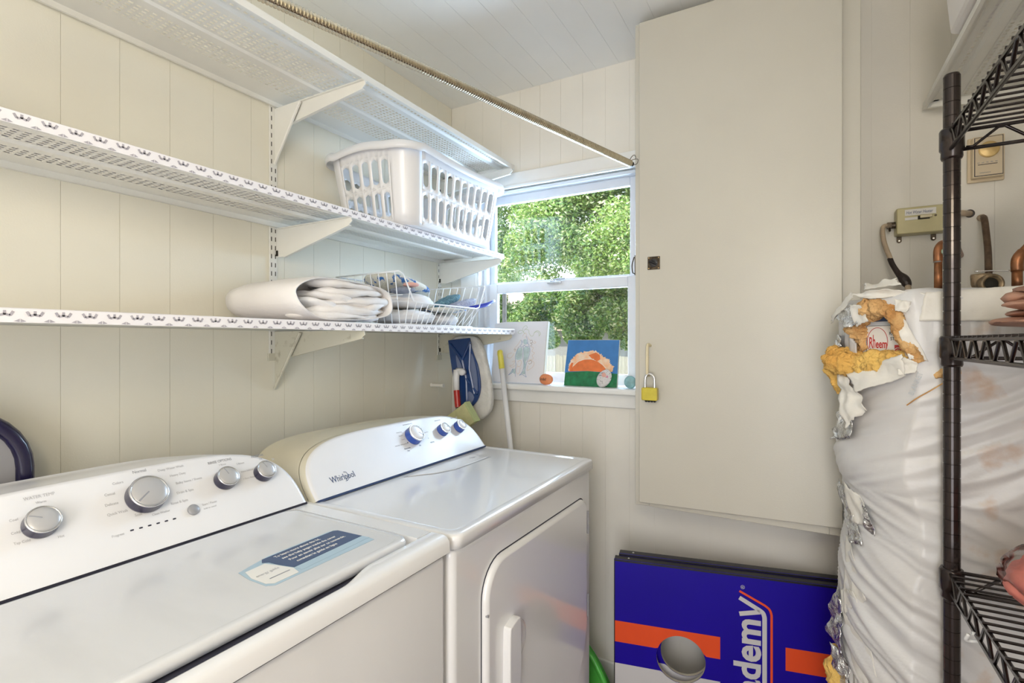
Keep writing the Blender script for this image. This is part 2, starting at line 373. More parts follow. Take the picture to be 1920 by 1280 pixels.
def lump_tube(pts, r, seed=0, amp=.35, fr=60, n=44, per=22):
    pts = curve_pts(pts, per); N = len(pts)
    rr = [(r[min(int(i / (N - 1) * (len(r) - 1)), len(r) - 2)] * (1 - ((i / (N - 1) * (len(r) - 1)) % 1)) +
           r[min(int(i / (N - 1) * (len(r) - 1)), len(r) - 2) + 1] * ((i / (N - 1) * (len(r) - 1)) % 1)) if i < N - 1 else r[-1] for i in range(N)]
    V, Fc = tube(pts, rr, n); out = []
    for i, p in enumerate(V):
        c = Vector(pts[min(i // n, N - 1)]); d = Vector(p) - c
        out.append(tuple(c + d * (1 + amp * (noise.noise(Vector(p) * fr + Vector((seed, 0, 0))) * 1.4 + noise.noise(Vector(p) * fr * 2.6) * .7 + (abs(noise.noise(Vector((p[0] * 2, p[1] * 2, p[2] * .8)) * fr * 4)) - .2) * .8 + random.uniform(-.06, .06)))))
    return out, Fc

# ------------------------------------------------------------------ room shell
YB = -1.62; XR = 2.026; YF = 1.87; ZC = 2.355
fl = mk('floor', box(-.12, XR + .12, YB - .1, YF + .12, -.1, 0), 'floor'); fl['kind'] = 'structure'
ce = setting('ceiling'); mk('ceiling_backing', box(-.12, XR + .12, YB - .1, YF + .12, ZC + .0012, ZC + .12), 'ceil', ce)
g = .0010
x = .686 - .09 * 8
while x < XR:
    a = max(x, 0); b = min(x + .09, XR)
    if b - a > .01: mk('plank', box(a + g / 2, b - g / 2, YB, YF, ZC, ZC + .0012), 'ceil', ce)
    x += .09
wlft = setting('wall_left'); mk('wall_backing', box(-.12, -.0014, YB - .1, YF + .12, 0, ZC), 'wall', wlft)
g = .0008
y = .474 - .108 * 20
while y < YF:
    a = max(y, YB); b = min(y + .108, YF)
    if b - a > .01: mk('plank', box(-.0014, 0, a + g / 2, b - (g / 2 if abs(b - 1.446) > .02 else .0016), 0, ZC), 'wall', wlft)
    y += .108
wf = setting('wall_far')
OX0, OX1, OZ0, OZ1 = .150, .850, 1.112, 1.965
mk('wall_backing', join(box(0, OX0, YF + .0015, YF + .12, 0, ZC), box(OX1, XR + .1, YF + .0015, YF + .12, 0, ZC),
                        box(OX0, OX1, YF + .0015, YF + .12, 0, OZ0), box(OX0, OX1, YF + .0015, YF + .12, OZ1, ZC)), 'far', wf)
x = .906 - .0925 * 10
while x < XR:
    a = max(x, .001) + g / 2; b = min(x + .0925, XR) - (g / 2 if abs(x + .0925 - .9985) > .02 else .0022)
    if b - a > .01:
        if b < OX0 or a > OX1: mk('plank', box(a, b, YF, YF + .0015, 0, ZC), 'far', wf)
        else:
            mk('plank', box(a, b, YF, YF + .0015, 0, OZ0), 'far', wf); mk('plank', box(a, b, YF, YF + .0015, OZ1, ZC), 'far', wf)
            if a < OX0 - .004: mk('plank', box(a, OX0, YF, YF + .0015, OZ0, OZ1), 'far', wf)
            if b > OX1 + .004: mk('plank', box(OX1, b, YF, YF + .0015, OZ0, OZ1), 'far', wf)
    x += .0925
for nm, bx_ in (('wall_right', box(XR, XR + .12, YB - .1, YF + .12, 0, ZC)), ('wall_back', box(0, XR, YB - .12, YB, 0, ZC))):
    o = mk(nm, bx_, 'far'); o['kind'] = 'structure'
def bb(nm, b):
    o = mk(nm, b, 'trim', bevel=.004); o['kind'] = 'structure'
bb('baseboard_far', box(.014, XR, YF - .014, YF - .0005, .001, .103)); bb('baseboard_left', box(.0005, .014, YB, YF, .001, .103))

# window
w = setting('window_1')
mk('jamb', join(box(OX0 - .001, OX0 + .004, 1.858, 1.99, OZ0, OZ1), box(OX1 - .004, OX1 + .001, 1.858, 1.99, OZ0, OZ1)), 'vinyl', w)
def framebox(x0, x1, z0, z1, y0, y1, l, r, b, t): return join(box(x0, x0 + l, y0, y1, z0, z1), box(x1 - r, x1, y0, y1, z0, z1),
                                                           box(x0 + l, x1 - r, y0, y1, z0, z0 + b), box(x0 + l, x1 - r, y0, y1, z1 - t, z1))
mk('upper_sash', framebox(.154, .846, 1.548, 1.957, 1.955, 1.98, .022, .056, .024, .040), 'vinyl', w, bevel=.003)
mk('pane', box(.172, .795, 1.966, 1.969, 1.570, 1.920), 'glass', w, label='upper window glass')
mk('lower_sash', framebox(.154, .846, 1.138, 1.562, 1.925, 1.950, .052, .056, .044, .042), 'vinyl', w, bevel=.004)
mk('pane', box(.204, .792, 1.936, 1.939, 1.180, 1.522), 'glass_low', w, label='lower window glass behind an insect screen')
mk('frame_track', join(box(.154, .168, 1.90, 1.925, 1.138, 1.957), box(.832, .846, 1.90, 1.925, 1.138, 1.957), box(.168, .832, 1.90, 1.94, 1.945, 1.957)), 'vinyl', w, bevel=.002)
mk('screen_frame', framebox(.198, .80, 1.16, 1.55, 1.984, 1.992, .018, .012, .01, .01), 'bark', w)
mk('casing', join(box(.062, .150, 1.852, 1.8695, 1.09, 2.012), box(.138, .150, 1.846, 1.852, 1.09, 1.96)), 'trim', w, bevel=.004, label='left casing board')
mk('casing', box(.850, .895, 1.852, 1.8695, 1.09, 2.012), 'trim', w, bevel=.004, label='right casing board')
mk('head_casing', join(box(.150, .850, 1.852, 1.8695, 1.952, 2.012), box(.150, .850, 1.846, 1.852, 1.952, 1.962)), 'trim', w, bevel=.003)
mk('sill', box(.185, .895, 1.822, 1.926, 1.112, 1.136), 'trim', w, bevel=.007, seg=3)
mk('apron', box(.19, .895, 1.853, 1.8695, 1.062, 1.112), 'trim', w, bevel=.004)
mk('sash_latch', join(box(.455, .515, 1.912, 1.925, 1.548, 1.556), box(.468, .490, 1.912, 1.952, 1.556, 1.562), tube([(.478, 1.925, 1.566), (.535, 1.916, 1.568)], .004, 8)), 'chrome', w, bevel=.002)

# ------------------------------------------------------------------ unseen lamp behind the camera, its hanging form and spot chosen for the light
t = thing('ceiling_lamp', 'unseen pendant lamp behind the viewer, hung low for its light', 'lamp', (1.45, -.45, ZC))
mk('lamp_base', lathe((1.45, -.45, ZC), (0, 0, -1), [(.06, 0), (.062, .02), (.02, .03)]), 'trim', t, smooth=True)
mk('lamp_cord', cyl((1.45, -.45, ZC - .02), (1.45, -.45, 1.97), .004), 'trim', t)
mk('lamp_socket', cyl((1.45, -.45, 1.985), (1.45, -.45, 1.95), .02), 'trim', t)

# ------------------------------------------------------------------ appliances
def console(parent, y0, y1, xb, zb, H, m_face, m_shell, back, left_gap=0, name='console'):
    """arched control panel: face plane leans back towards the wall"""
    dx, dz = -.634, .773; yc = (y0 + y1) / 2; L = (y1 - y0) / 2; nx, nz = dz, -dx; N = 56
    prof = []
    for i in range(N + 1):
        a = math.pi * i / N; c = -math.cos(a); s = math.sin(a)
        yy = math.copysign(abs(c) ** (2 / 4.2), c); hh = abs(s) ** (2 / 3.0)
        prof.append((yy, hh))
    def P(yy, hh, ins, out, ex=0):   # out: along face normal, ex: straight back
        y = yc + yy * (L - ins); h = hh * (H - ins)
        return (xb + dx * h + nx * out - ex, y, zb + dz * h + nz * max(out, -.012))
    def layer(ins, out, ex=0, sc=1): return [P(yy, hh * sc, ins, out, ex) for yy, hh in prof]
    # shell
    so = -.030 if left_gap else -.012
    lays = [layer(0, so), layer(0, so, .04), layer(.006, so, .09), layer(.02, so, back, .97)]
    V = []; Fc = []
    for l in lays: V += l
    n = N + 1
    for j in range(len(lays) - 1):
        for i in range(N): Fc.append((j * n + i, (j + 1) * n + i, (j + 1) * n + i + 1, j * n + i + 1))
    Fc.append(tuple((len(lays) - 1) * n + i for i in range(n)))
    mk('console_shell', (V, Fc), m_shell, parent, smooth=True)
    g_ = .0
    if left_gap:
        for nm_, mm_, lv in (('console_rim', m_shell, [layer(0, -.028), layer(0, -.006), layer(.002, -.0035)]), ('rim_gap', 'gap', [layer(.002, -.031), layer(.002, -.026)])):
            V = []; Fc = []
            for l in lv: V += l
            for j in range(len(lv) - 1):
                for i in range(N): Fc.append((j * n + i, j * n + i + 1, (j + 1) * n + i + 1, (j + 1) * n + i))
            mk(nm_, (V, Fc), mm_, parent, smooth=True)
    lays = [layer(g_, -.012), layer(g_, -.006), layer(g_, -.004), layer(.003 + g_, .0), layer(.009 + g_, .0022)] if not left_gap else [layer(.002, -.0035), layer(.003, -.001), layer(.006, .0012), layer(.010, .0022)]
    V = []; Fc = []
    for l in lays: V += l
    for j in range(len(lays) - 1):
        for i in range(N): Fc.append((j * n + i, j * n + i + 1, (j + 1) * n + i + 1, (j + 1) * n + i))
    k = (len(lays) - 1) * n; Fc.append(tuple(k + i for i in range(n)))
    o = mk('console_face', (V, Fc), m_face, parent, smooth=True)
    o.data.polygons[-1].use_smooth = False
    def at(y, h, out=.0022): return Vector((xb + dx * h + nx * out, y, zb + dz * h + nz * out))
    return at, Vector((nx, 0, nz)), Vector((dx, 0, dz))
def knob(parent, at, nrm, up, y, h, r, depth, side, face, ang, name='knob'):
    o = at(y - .009, h - .006)
    k = mk(name, lathe(o, nrm, [(r * 1.0, 0), (r * 1.02, depth * .15), (r * .96, depth * .8), (r * .97, depth * .84)], 40), side, parent, smooth=True)
    mk('knob_rim', lathe(o, nrm, [(r * .97, depth * .82), (r * 1.0, depth * .9), (r * .98, depth * .97), (r * .92, depth), (r * .90, depth * .97)], 40), 'chrome', k, smooth=True)
    mk('knob_cap', lathe(o, nrm, [(r * .91, depth * .95), (r * .86, depth * 1.0), (r * .6, depth * 1.07), (r * .3, depth * 1.1), (0, depth * 1.11)], 40), face, k, smooth=True)
    d = up * math.cos(R(ang)) + Vector((0, 1, 0)) * math.sin(R(ang))
    c = o + nrm * depth * 1.06
    mk('pointer', tube([c + d * r * .12 + nrm * .0012, c + d * r * .5, c + d * r * .82 - nrm * .0016], [r * .035, r * .045, r * .06], 8), 'print', k)
def mtx_face(p, nrm, up): return frame_axes(p, (0, 1, 0), up)
def label_on(parent, body, at, nrm, up, y, h, size, m='print', align='CENTER', xs=1, bold=0):
    p = at(y, h, .0026)
    text('lettering', body, m, size, frame_axes(p, (0, 1, 0), tuple(up)), parent, align=align, xs=xs, bold=bold, ext=.0001)

# --- washing machine
W = thing('washing_machine', 'white top loading washing machine with silver faced knobs and blue sticker on its lid', 'washer', (.45, .43, 0))
WY0, WY1 = .082, .776
mk('body', box(.135, .786, WY0, WY1, .02, .912), 'enamel', W, bevel=.012, seg=3)
for yy in (WY0 + .06, WY1 - .06):
    for xx in (.20, .72): mk('foot', cyl((xx, yy, 0), (xx, yy, .03), .022), 'black', W)
mk('seam', box(.14, .7895, WY0 + .004, WY1 - .004, .911, .917), 'gap', W)
# deck with pocket and finger scoop
def deck():
    V = []; Fc = []
    ys = [WY0 + (WY1 - WY0) * i / 80 for i in range(81)]
    def sm(a, b, v): v = min(1, max(0, (v - a) / (b - a))); return v * v * (3 - 2 * v)
    def xi(y): return .748 + .016 * sm(.62, .54, y) * sm(.20, .28, y) if .15 < y < .7 else .748
    zt = .946
    rows = []
    for y in ys:
        inpocket = .118 < y < .738
        x0 = xi(y)
        if not inpocket: x0 = .748
        dz = .004 * sm(.62, .54, y) * sm(.20, .28, y)
        rows.append([(x0, y, zt - .022), (x0 + .001, y, zt - .003 - dz), (x0 + .005, y, zt - dz), (.778, y, zt), (.788, y, zt - .0025), (.7945, y, zt - .010), (.7955, y, zt - .030)])
    n = 7
    for r in rows: V += r
    for i in range(80):
        for k in range(n - 1): Fc.append((i * n + k, i * n + k + 1, (i + 1) * n + k + 1, (i + 1) * n + k))
    mk('front_lip', (V, Fc), 'enamel', W, smooth=True)
    return join(box(.135, .748, .738, WY1, .912, zt), box(.135, .748, WY0, .118, .912, zt), box(.135, .405, .118, .738, .912, zt),
                box(.40, .76, .112, .74, .912, .930))
mk('top_deck', deck(), 'enamel', W, smooth=False)
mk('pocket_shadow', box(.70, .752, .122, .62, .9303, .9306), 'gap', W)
def lid():
    pts = rrect(.332, .606, .026, 6, cx=.577, cy=.427)
    V = []; Fc = []; n = len(pts)
    for sc, z in ((1, .934), (1, .944), (.994, .9485), (.98, .9502), (.955, .9500), (.945, .9492)):
        for p in pts: V.append((.577 + (p[0] - .577) * (1 - (1 - sc) * 1.8) if p[0] > .577 else .577 + (p[0] - .577) * sc, .427 + (p[1] - .427) * sc, z))
    for j in range(5):
        for i in range(n): Fc.append((j * n + i, j * n + (i + 1) % n, (j + 1) * n + (i + 1) % n, (j + 1) * n + i))
    Fc.append(tuple(5 * n + i for i in range(n))); Fc.append(tuple(range(n - 1, -1, -1)))
    return V, Fc
ld = mk('lid', lid(), 'enamel_lid', W, smooth=True)
ld.data.polygons[-2].use_smooth = False
# sticker on the lid : corners from the photo, deep blue over pale blue with a white tab
def quad_on(pts, z, th=.0003):
    V = [(p[0], p[1], z) for p in pts] + [(p[0], p[1], z + th) for p in pts]; n = len(pts)
    return V, [tuple(range(n - 1, -1, -1)), tuple(range(n, 2 * n))] + [(i, (i + 1) % n, n + (i + 1) % n, n + i) for i in range(n)]
st = mk('sticker', quad_on([(.588, .545), (.588, .672), (.592, .684), (.676, .690), (.690, .688), (.690, .528), (.690, .487), (.680, .478), (.640, .478), (.604, .484)], .9494), 'pale_blue', W, label='pale energy sticker')
mk('blue_band', quad_on([(.592, .532), (.592, .680), (.598, .686), (.658, .689), (.663, .540), (.632, .533), (.612, .531), (.604, .524)], .9498), 'steel_blue', st)
mk('pale_band', quad_on([(.664, .540), (.659, .689), (.676, .690), (.681, .540)], .9498), 'pale_blue', st)
mk('sticker_tab', quad_on([(.612, .490), (.610, .525), (.632, .531), (.664, .538), (.684, .532), (.684, .490), (.674, .482), (.640, .482)], .9498), 'paper', st)
for i, s in enumerate(['To learn more about this lid,', 'see the help pages inside the cover', 'Pour en savoir plus sur ce couvercle,', 'consultez le guide en ligne']):
    text('lettering', s, 'paper', .0098, frame_axes((.606 + i * .0145, .548 + .003 * i, .9503), (0, 1, 0), (-1, 0, 0)), st, xs=.80)
text('lettering', 'energy guide', 'print_light', .0095, frame_axes((.645, .488, .9503), (0, 1, 0), (-1, 0, 0)), st, xs=.8)
mk('rule', box(.664, .6665, .495, .530, .9502, .9504), 'print', st)
at, nr, up = console(W, WY0, WY1 - .002, .402, .950, .166, 'plastic', 'plastic', .20)
mk('console_seam', box(.30, .4035, WY0 + .003, WY1 - .003, .9455, .9505), 'gap', W)
knob(W, at, nr, up, .339, .103, .0225, .020, 'dark', 'silver', -60)
knob(W, at, nr, up, .486, .108, .0315, .022, 'dark', 'silver', -125)
knob(W, at, nr, up, .630, .103, .0215, .020, 'dark', 'silver', -12)
knob(W, at, nr, up, .713, .098, .0205, .020, 'dark', 'silver', -12)
mk('start_button', lathe(at(.544, .053), nr, [(.0105, 0), (.0105, .003), (.0085, .0048), (0, .0055)], 24), 'grey_plastic', W, smooth=True)
for i in range(6):
    y = .441 + i * .0135
    mk('indicator_light', prism(rrect(.0058, .0026, .0012, 3), frame_axes(at(y, .0475 - .0002 * i, .0024), (0, 1, 0), up), .0004), 'gap', W)
for s, y, h, sz, a_ in (('Normal', .483, .152, .0085, 'CENTER'), ('Colors', .445, .138, .007, 'CENTER'), ('Deep Water Wash', .535, .146, .007, 'CENTER'), ('Heavy Duty', .528, .130, .007, 'LEFT'),
                        ('Bulky Items / Sheets', .533, .112, .007, 'LEFT'), ('Drain & Spin', .528, .092, .007, 'LEFT'), ('Rinse & Spin', .512, .074, .007, 'LEFT'),
                        ('Casual', .436, .120, .007, 'RIGHT'), ('Delicate', .436, .101, .007, 'RIGHT'), ('Quick Wash', .445, .083, .007, 'RIGHT'), ('Soak', .458, .070, .007, 'CENTER'), ('Clean Washer', .492, .063, .006, 'CENTER'),
                        ('Progress', .429, .044, .006, 'RIGHT'), ('WATER TEMP', .339, .143, .0075, 'CENTER'), ('Warm', .339, .133, .006, 'CENTER'), ('Cool', .308, .113, .006, 'RIGHT'), ('Cold', .306, .092, .006, 'RIGHT'), ('Tap Cold', .315, .075, .006, 'RIGHT'), ('Hot', .350, .068, .006, 'CENTER'),
                        ('RINSE OPTIONS', .628, .139, .0082, 'CENTER'), ('1 Rinse', .630, .131, .006, 'CENTER'), ('2 Rinses', .658, .125, .006, 'LEFT'), ('Fabric Softener', .660, .105, .0055, 'LEFT'), ('+ Extra Rinse', .658, .088, .0055, 'LEFT'),
                        ('PRESOAK', .710, .133, .0082, 'CENTER'), ('Off', .714, .125, .006, 'CENTER'), ('On', .738, .118, .006, 'LEFT'), ('Start / Pause', .562, .056, .0065, 'LEFT'), ('hold to cancel', .562, .048, .005, 'LEFT')):
    label_on(W, s, at, nr, up, y, h, sz, 'print' if sz > .008 else 'print_light', a_, xs=.85)

# --- dryer
D = thing('clothes_dryer', 'white front loading clothes dryer with blue sided knobs beside the washing machine', 'dryer', (.47, 1.16, 0))
DY0, DY1 = .792, 1.534
def slabtop(x0, x1, y0, y1, z0, z1, r):
    pts = rrect(x1 - x0, y1 - y0, .022, 6, cx=(x0 + x1) / 2, cy=(y0 + y1) / 2); cx_, cy_ = (x0 + x1) / 2, (y0 + y1) / 2; n = len(pts); V = []; Fc = []
    def lay(ins, z):
        for p in pts: V.append((cx_ + (p[0] - cx_) * (1 - 2 * ins / (x1 - x0)), cy_ + (p[1] - cy_) * (1 - 2 * ins / (y1 - y0)), z))
    for ins, z in ((0, z0), (0, z1 - r), (r * .12, z1 - r * .5), (r * .5, z1 - r * .12), (r, z1), (.022, z1), (.028, z1 - .0025)): lay(ins, z)
    for j in range(6):
        for i in range(n): Fc.append((j * n + i, j * n + (i + 1) % n, (j + 1) * n + (i + 1) % n, (j + 1) * n + i))
    Fc.append(tuple(6 * n + i for i in range(n))); Fc.append(tuple(range(n - 1, -1, -1)))
    return V, Fc
mk('body', box(.135, .788, DY0 + .002, DY1, .02, .911), 'enamel', D, bevel=.016, seg=4)
for yy in (DY0 + .06, DY1 - .06):
    for xx in (.20, .72): mk('foot', cyl((xx, yy, 0), (xx, yy, .03), .022), 'black', D)
mk('seam', box(.145, .786, DY0 + .008, DY1 - .004, .909, .913), 'gap', D)
tp = mk('top_panel', slabtop(.135, .800, DY0, DY1 + .004, .912, .940, .007), 'enamel', D, smooth=True)
tp.data.polygons[-2].use_smooth = False
ls = mk('lint_screen_cover', prism([(.425, 1.085), (.425, 1.395), (.492, 1.395), (.492, 1.215), (.470, 1.150)], Matrix.Translation((0, 0, .9375)), .0022), 'enamel', D, bevel=.001)
mk('lint_groove', prism([(.42, 1.075), (.42, 1.405), (.497, 1.405), (.497, 1.213), (.474, 1.146)], Matrix.Translation((0, 0, .9372)), .0008), 'grey_plastic', ls)
mk('pull_mark', prism([(.452, 1.345), (.452, 1.375), (.464, 1.360)], Matrix.Translation((0, 0, .9398)), .0004), 'print_light', ls)
at, nr, up = console(D, DY0 + .006, DY1 - .012, .402, .944, .160, 'plastic', 'ivory', .20, 1)
mk('console_seam', box(.30, .4035, DY0 + .012, DY1 - .014, .9395, .9450), 'navy_print', D)
knob(D, at, nr, up, 1.212, .104, .0285, .024, 'navy', 'plastic', 125)
knob(D, at, nr, up, 1.353, .099, .0205, .022, 'navy', 'plastic', 85)
knob(D, at, nr, up, 1.443, .096, .0205, .022, 'navy', 'plastic', 45)
text('brand_lettering', 'Whirlpool', 'navy_print', .0235, frame_axes(at(.858, .030, .0026), (0, 1, 0), up), D, xs=.78)
mk('logo_swirl', tube(curve_pts([at(.899, .025, .003), at(.908, .027, .003), at(.914, .036, .003), at(.912, .047, .003), at(.905, .050, .003)], 6), .0006, 5), 'navy_print', D)
for s, y, h, sz, a_ in (('AUTOMATIC DRY', 1.212, .140, .006, 'CENTER'), ('Heavy Duty', 1.172, .120, .0055, 'RIGHT'), ('Normal', 1.166, .108, .0055, 'RIGHT'), ('Casual', 1.166, .095, .0055, 'RIGHT'), ('more dry   energy preferred', 1.172, .080, .0055, 'RIGHT'),
                        ('Automatic', 1.170, .064, .007, 'RIGHT'), ('Dry', 1.160, .056, .0065, 'RIGHT'), ('Off', 1.212, .062, .0065, 'CENTER'), ('Fluff Air', 1.262, .062, .0065, 'LEFT'), ('Timed Dry', 1.258, .100, .0055, 'LEFT'), ('60', 1.256, .116, .0055, 'LEFT'), ('Off', 1.250, .126, .0055, 'LEFT'), ('20', 1.262, .078, .0055, 'LEFT'),
                        ('TEMPERATURE', 1.353, .131, .0055, 'CENTER'), ('WRINKLE GUARD', 1.443, .128, .0055, 'CENTER')):
    label_on(D, s, at, nr, up, y, h, sz, 'print_light' if sz < .0065 else 'navy_print', a_, xs=.9)
mk('indicator_dot', lathe(at(1.170, .083), nr, [(.0018, 0), (.0016, .0008)], 12), 'black', D)
# door
def plateyz(x, poly, th, edge):
    """polygon in (y,z) at x, thickness th towards +x with a rounded edge"""
    n = len(poly); cy = sum(p[0] for p in poly) / n; cz = sum(p[1] for p in poly) / n; V = []; Fc = []
    def ins(d):
        out = []
        for i in range(n):
            a, b, c = Vector(poly[i - 1]), Vector(poly[i]), Vector(poly[(i + 1) % n]); t_ = (c - a).normalized()
            nn = Vector((-t_.y, t_.x)); nn = nn if nn.dot(Vector((cy, cz)) - b) > 0 else -nn
            out.append(b + nn * d)
        return out
    lays = [(0, 0), (0, th - edge), (edge * .3, th - edge * .3), (edge, th)]
    for d, xx in lays:
        for p in ins(d): V.append((x + xx, p[0], p[1]))
    for j in range(3):
        for i in range(n): Fc.append((j * n + i, j * n + (i + 1) % n, (j + 1) * n + (i + 1) % n, (j + 1) * n + i))
    Fc.append(tuple(3 * n + i for i in range(n)))
    return V, Fc
dpoly = []
for (cy_, cz_, r, a0) in ((1.435, .795, .040, 0), (.975, .765, .078, 90), (.975, .30, .078, 180)):
    for k in range(9): a = R(a0 + 90 * k / 8); dpoly.append((cy_ + r * math.cos(a), cz_ + r * math.sin(a)))
dpoly += [(1.16, .226), (1.24, .262)]
dpoly += [(1.26 + .215 * math.sin(R(a)), .475 - .215 * math.cos(R(a))) for a in (20, 35, 50, 65, 80, 90)]
mk('door_gap', plateyz(.7872, [(1.19 + (p[0] - 1.19) * 1.012, .53 + (p[1] - .53) * 1.010) for p in dpoly], .0012, .0004), 'gap', D)
dr = mk('door', plateyz(.7875, dpoly, .014, .010), 'enamel', D, smooth=True)
dr.data.polygons[-1].use_smooth = False
mk('handle_recess', lathe((.8012, 1.022, .625), (1, 0, 0), [(.048, .0), (.046, .0012), (.040, .0006)], 40), 'enamel', dr, smooth=True)
mk('door_handle', prism(smoothpoly([(.962, .545), (.962, .672), (.972, .688), (1.004, .694), (1.012, .676), (1.012, .560), (1.002, .540), (.975, .532)], 3), frame_axes((.8005, 0, 0), (0, 1, 0), (0, 0, 1)), .020), 'enamel', dr, bevel=.005, seg=3)
for z0, z1 in ((.722, .790), (.468, .538)):
    mk('hinge', box(.787, .803, 1.4765, 1.4805, z0, z1), 'grey_plastic', D)
mk('door_screw', lathe((.796, .902, .738), (1, 0, 0), [(.0035, 0), (.003, .006)], 10), 'grey_plastic', dr)

# ------------------------------------------------------------------ perforated steel shelving on the left wall
def slotted_cells(x0, x1, y0, y1, z, px, py, hx, hy):
    V = []; Fc = []; nx = max(1, round((x1 - x0) / px)); ny = max(1, round((y1 - y0) / py)); px = (x1 - x0) / nx; py = (y1 - y0) / ny
    xs = []; ys = []
    for i in range(nx): c = x0 + (i + .5) * px; xs += [x0 + i * px, c - hx / 2, c + hx / 2]
    xs.append(x1)
    for j in range(ny): c = y0 + (j + .5) * py; ys += [y0 + j * py, c - hy / 2, c + hy / 2]
    ys.append(y1); n = len(xs)
    for yv in ys:
        for xv in xs: V.append((xv, yv, z))
    for j in range(len(ys) - 1):
        for i in range(n - 1):
            if i % 3 == 1 and j % 3 == 1: continue
            Fc.append((j * n + i, (j + 1) * n + i, (j + 1) * n + i + 1, j * n + i + 1))
    return V, Fc
def shelf_deck(depth, y0, y1, zt, mirror=None):
    """one pressed shelf: back flange, two perforated fields with ridges between, front lip; underside seen from below"""
    k = depth / .354; parts = []
    def strip(pts):                                       # (x,z) polyline swept along y
        V = []; Fc = []
        for x_, z_ in pts: V += [(x_ * k + .010, y0, zt + z_), (x_ * k + .010, y1, zt + z_)]
        for i in range(len(pts) - 1): Fc.append((2 * i, 2 * i + 1, 2 * i + 3, 2 * i + 2))
        return V, Fc
    parts.append(strip([(.006, -.016), (.0, -.016), (.0, 0), (.066, 0)]))
    def cells(a, b): parts.append(slotted_cells(a * k + .010, b * k + .010, y0 + .01, y1 - .01, zt, .0130, .0155, .0062, .0086)); parts.append(strip([(a, 0), (a + .0001, 0)]))
    cells(.066, .142)
    parts.append(strip([(.142, 0), (.148, -.005), (.172, -.005), (.178, 0), (.184, 0)]))
    cells(.184, .270)
    parts.append(strip([(.270, 0), (.276, -.006), (.296, -.006), (.302, 0), (.306, 0)]))
    cells(.306, .318)
    parts.append(strip([(.318, 0), (.330, 0), (.332, -.002), (.354, -.002), (.354, -.018), (.346, -.018), (.346, -.014)]))
    for yy in (y0, y1 - .01): parts.append(([(.010, yy, zt), (.010, yy + .01, zt), (.010 + depth, yy + .01, zt), (.010 + depth, yy, zt)], [(0, 1, 2, 3)]))
    vf = join(*parts)
    if mirror is not None: vf = [(mirror - p[0], p[1], p[2]) for p in vf[0]], [tuple(reversed(q)) for q in vf[1]]
    return vf
def motif(xf_, zt, y0, y1):
    """grey crown shaped print along the liner's front edge"""
    V = []; Fc = []
    def poly(p):
        k_ = len(V); V.extend([(xf_, a, b) for a, b in p]); Fc.append(tuple(range(k_, k_ + len(p))))
    y = y0
    while y < y1 - .034:
        c = y + .017; z = zt - .012
        for a0, b0, a1, b1, w_ in ((-.0095, .0085, -.006, .002, .0036), (-.006, .002, .0, .004, .0034), (0, .0095, 0, .003, .0034), (0, .004, .006, .002, .0034), (.006, .002, .0095, .0085, .0036)):
            d = Vector((a1 - a0, b1 - b0)).normalized(); n_ = Vector((-d.y, d.x)) * w_ / 2
            poly([(c + a0 + n_.x, z + b0 + n_.y), (c + a1 + n_.x, z + b1 + n_.y), (c + a1 - n_.x, z + b1 - n_.y), (c + a0 - n_.x, z + b0 - n_.y)])
        for s_ in (-1, 1): poly([(c + s_ * .010, z - .0062), (c + s_ * .0165, z - .0025), (c + s_ * .0165, z - .0074)])
        y += .034
    return V, Fc
def make_shelf(label, depth, zt, y0, y1, liner, old=False):
    t = thing('perforated_shelf', label, 'shelf', (.01, (y0 + y1) / 2, zt), None)
    mk('deck', shelf_deck(depth, y0, y1, zt), 'shelf', t)
    mk('shelf_end', box(.012, .008 + depth, y1 - .001, y1 + .001, zt - .014, zt), 'shelf', t)
    if liner:
        xf_ = .010 + depth
        V = [(.02, y0, zt + .0015), (.02, y1, zt + .0015), (xf_ - .002, y0, zt + .0015), (xf_ - .002, y1, zt + .0015), (xf_ + .001, y0, zt), (xf_ + .001, y1, zt), (xf_ + .001, y0, zt - .020), (xf_ + .001, y1, zt - .020)]
        l_ = mk('shelf_liner', (V, [(0, 1, 3, 2), (2, 3, 5, 4), (4, 5, 7, 6)]), 'liner', t)
        mk('printed_pattern', motif(xf_ + .0014, zt, y0, y1), 'liner_print', l_)['kind'] = 'stuff'
    return t
SY0 = -.55; SY1 = 1.80
make_shelf('top perforated white steel shelf, bare, above the shelf with the laundry basket', .354, 2.020, SY0, SY1, False)
make_shelf('middle white steel shelf with patterned liner, holding the laundry basket', .304, 1.664, SY0, SY1, True)
make_shelf('lowest white steel shelf with patterned liner, holding the folded comforter', .354, 1.358, SY0, SY1, True)

def bracket_mesh(y, zt, depth, drop, kind):
    """pressed steel arm below a shelf; kind 1 has an extra deep gusset"""
    x0 = .006; zt -= .0185
    pl = [(x0, zt), (x0 + depth - .004, zt), (x0 + depth, zt - .012), (x0 + depth - .012, zt - .020), (x0 + .03, zt - drop), (x0, zt - drop)]
    m = Matrix(((1, 0, 0, 0), (0, 0, 1, y - .0012), (0, 1, 0, 0), (0, 0, 0, 1)))
    parts = [prism(pl, m, .0024)]
    parts.append(prism([(x0, zt), (x0 + depth - .004, zt), (x0 + depth - .004, zt - .0025), (x0, zt - .0025)], Matrix(((1, 0, 0, 0), (0, 0, 1, y - .008), (0, 1, 0, 0), (0, 0, 0, 1))), .016))
    a, b = Vector(pl[3]), Vector(pl[4]); n_ = Vector((-(b - a).y, (b - a).x)).normalized() * .0022
    parts.append(prism([tuple(a), tuple(b), tuple(b + n_), tuple(a + n_)], Matrix(((1, 0, 0, 0), (0, 0, 1, y - .001), (0, 1, 0, 0), (0, 0, 0, 1))), .009))
    return join(*parts), zt
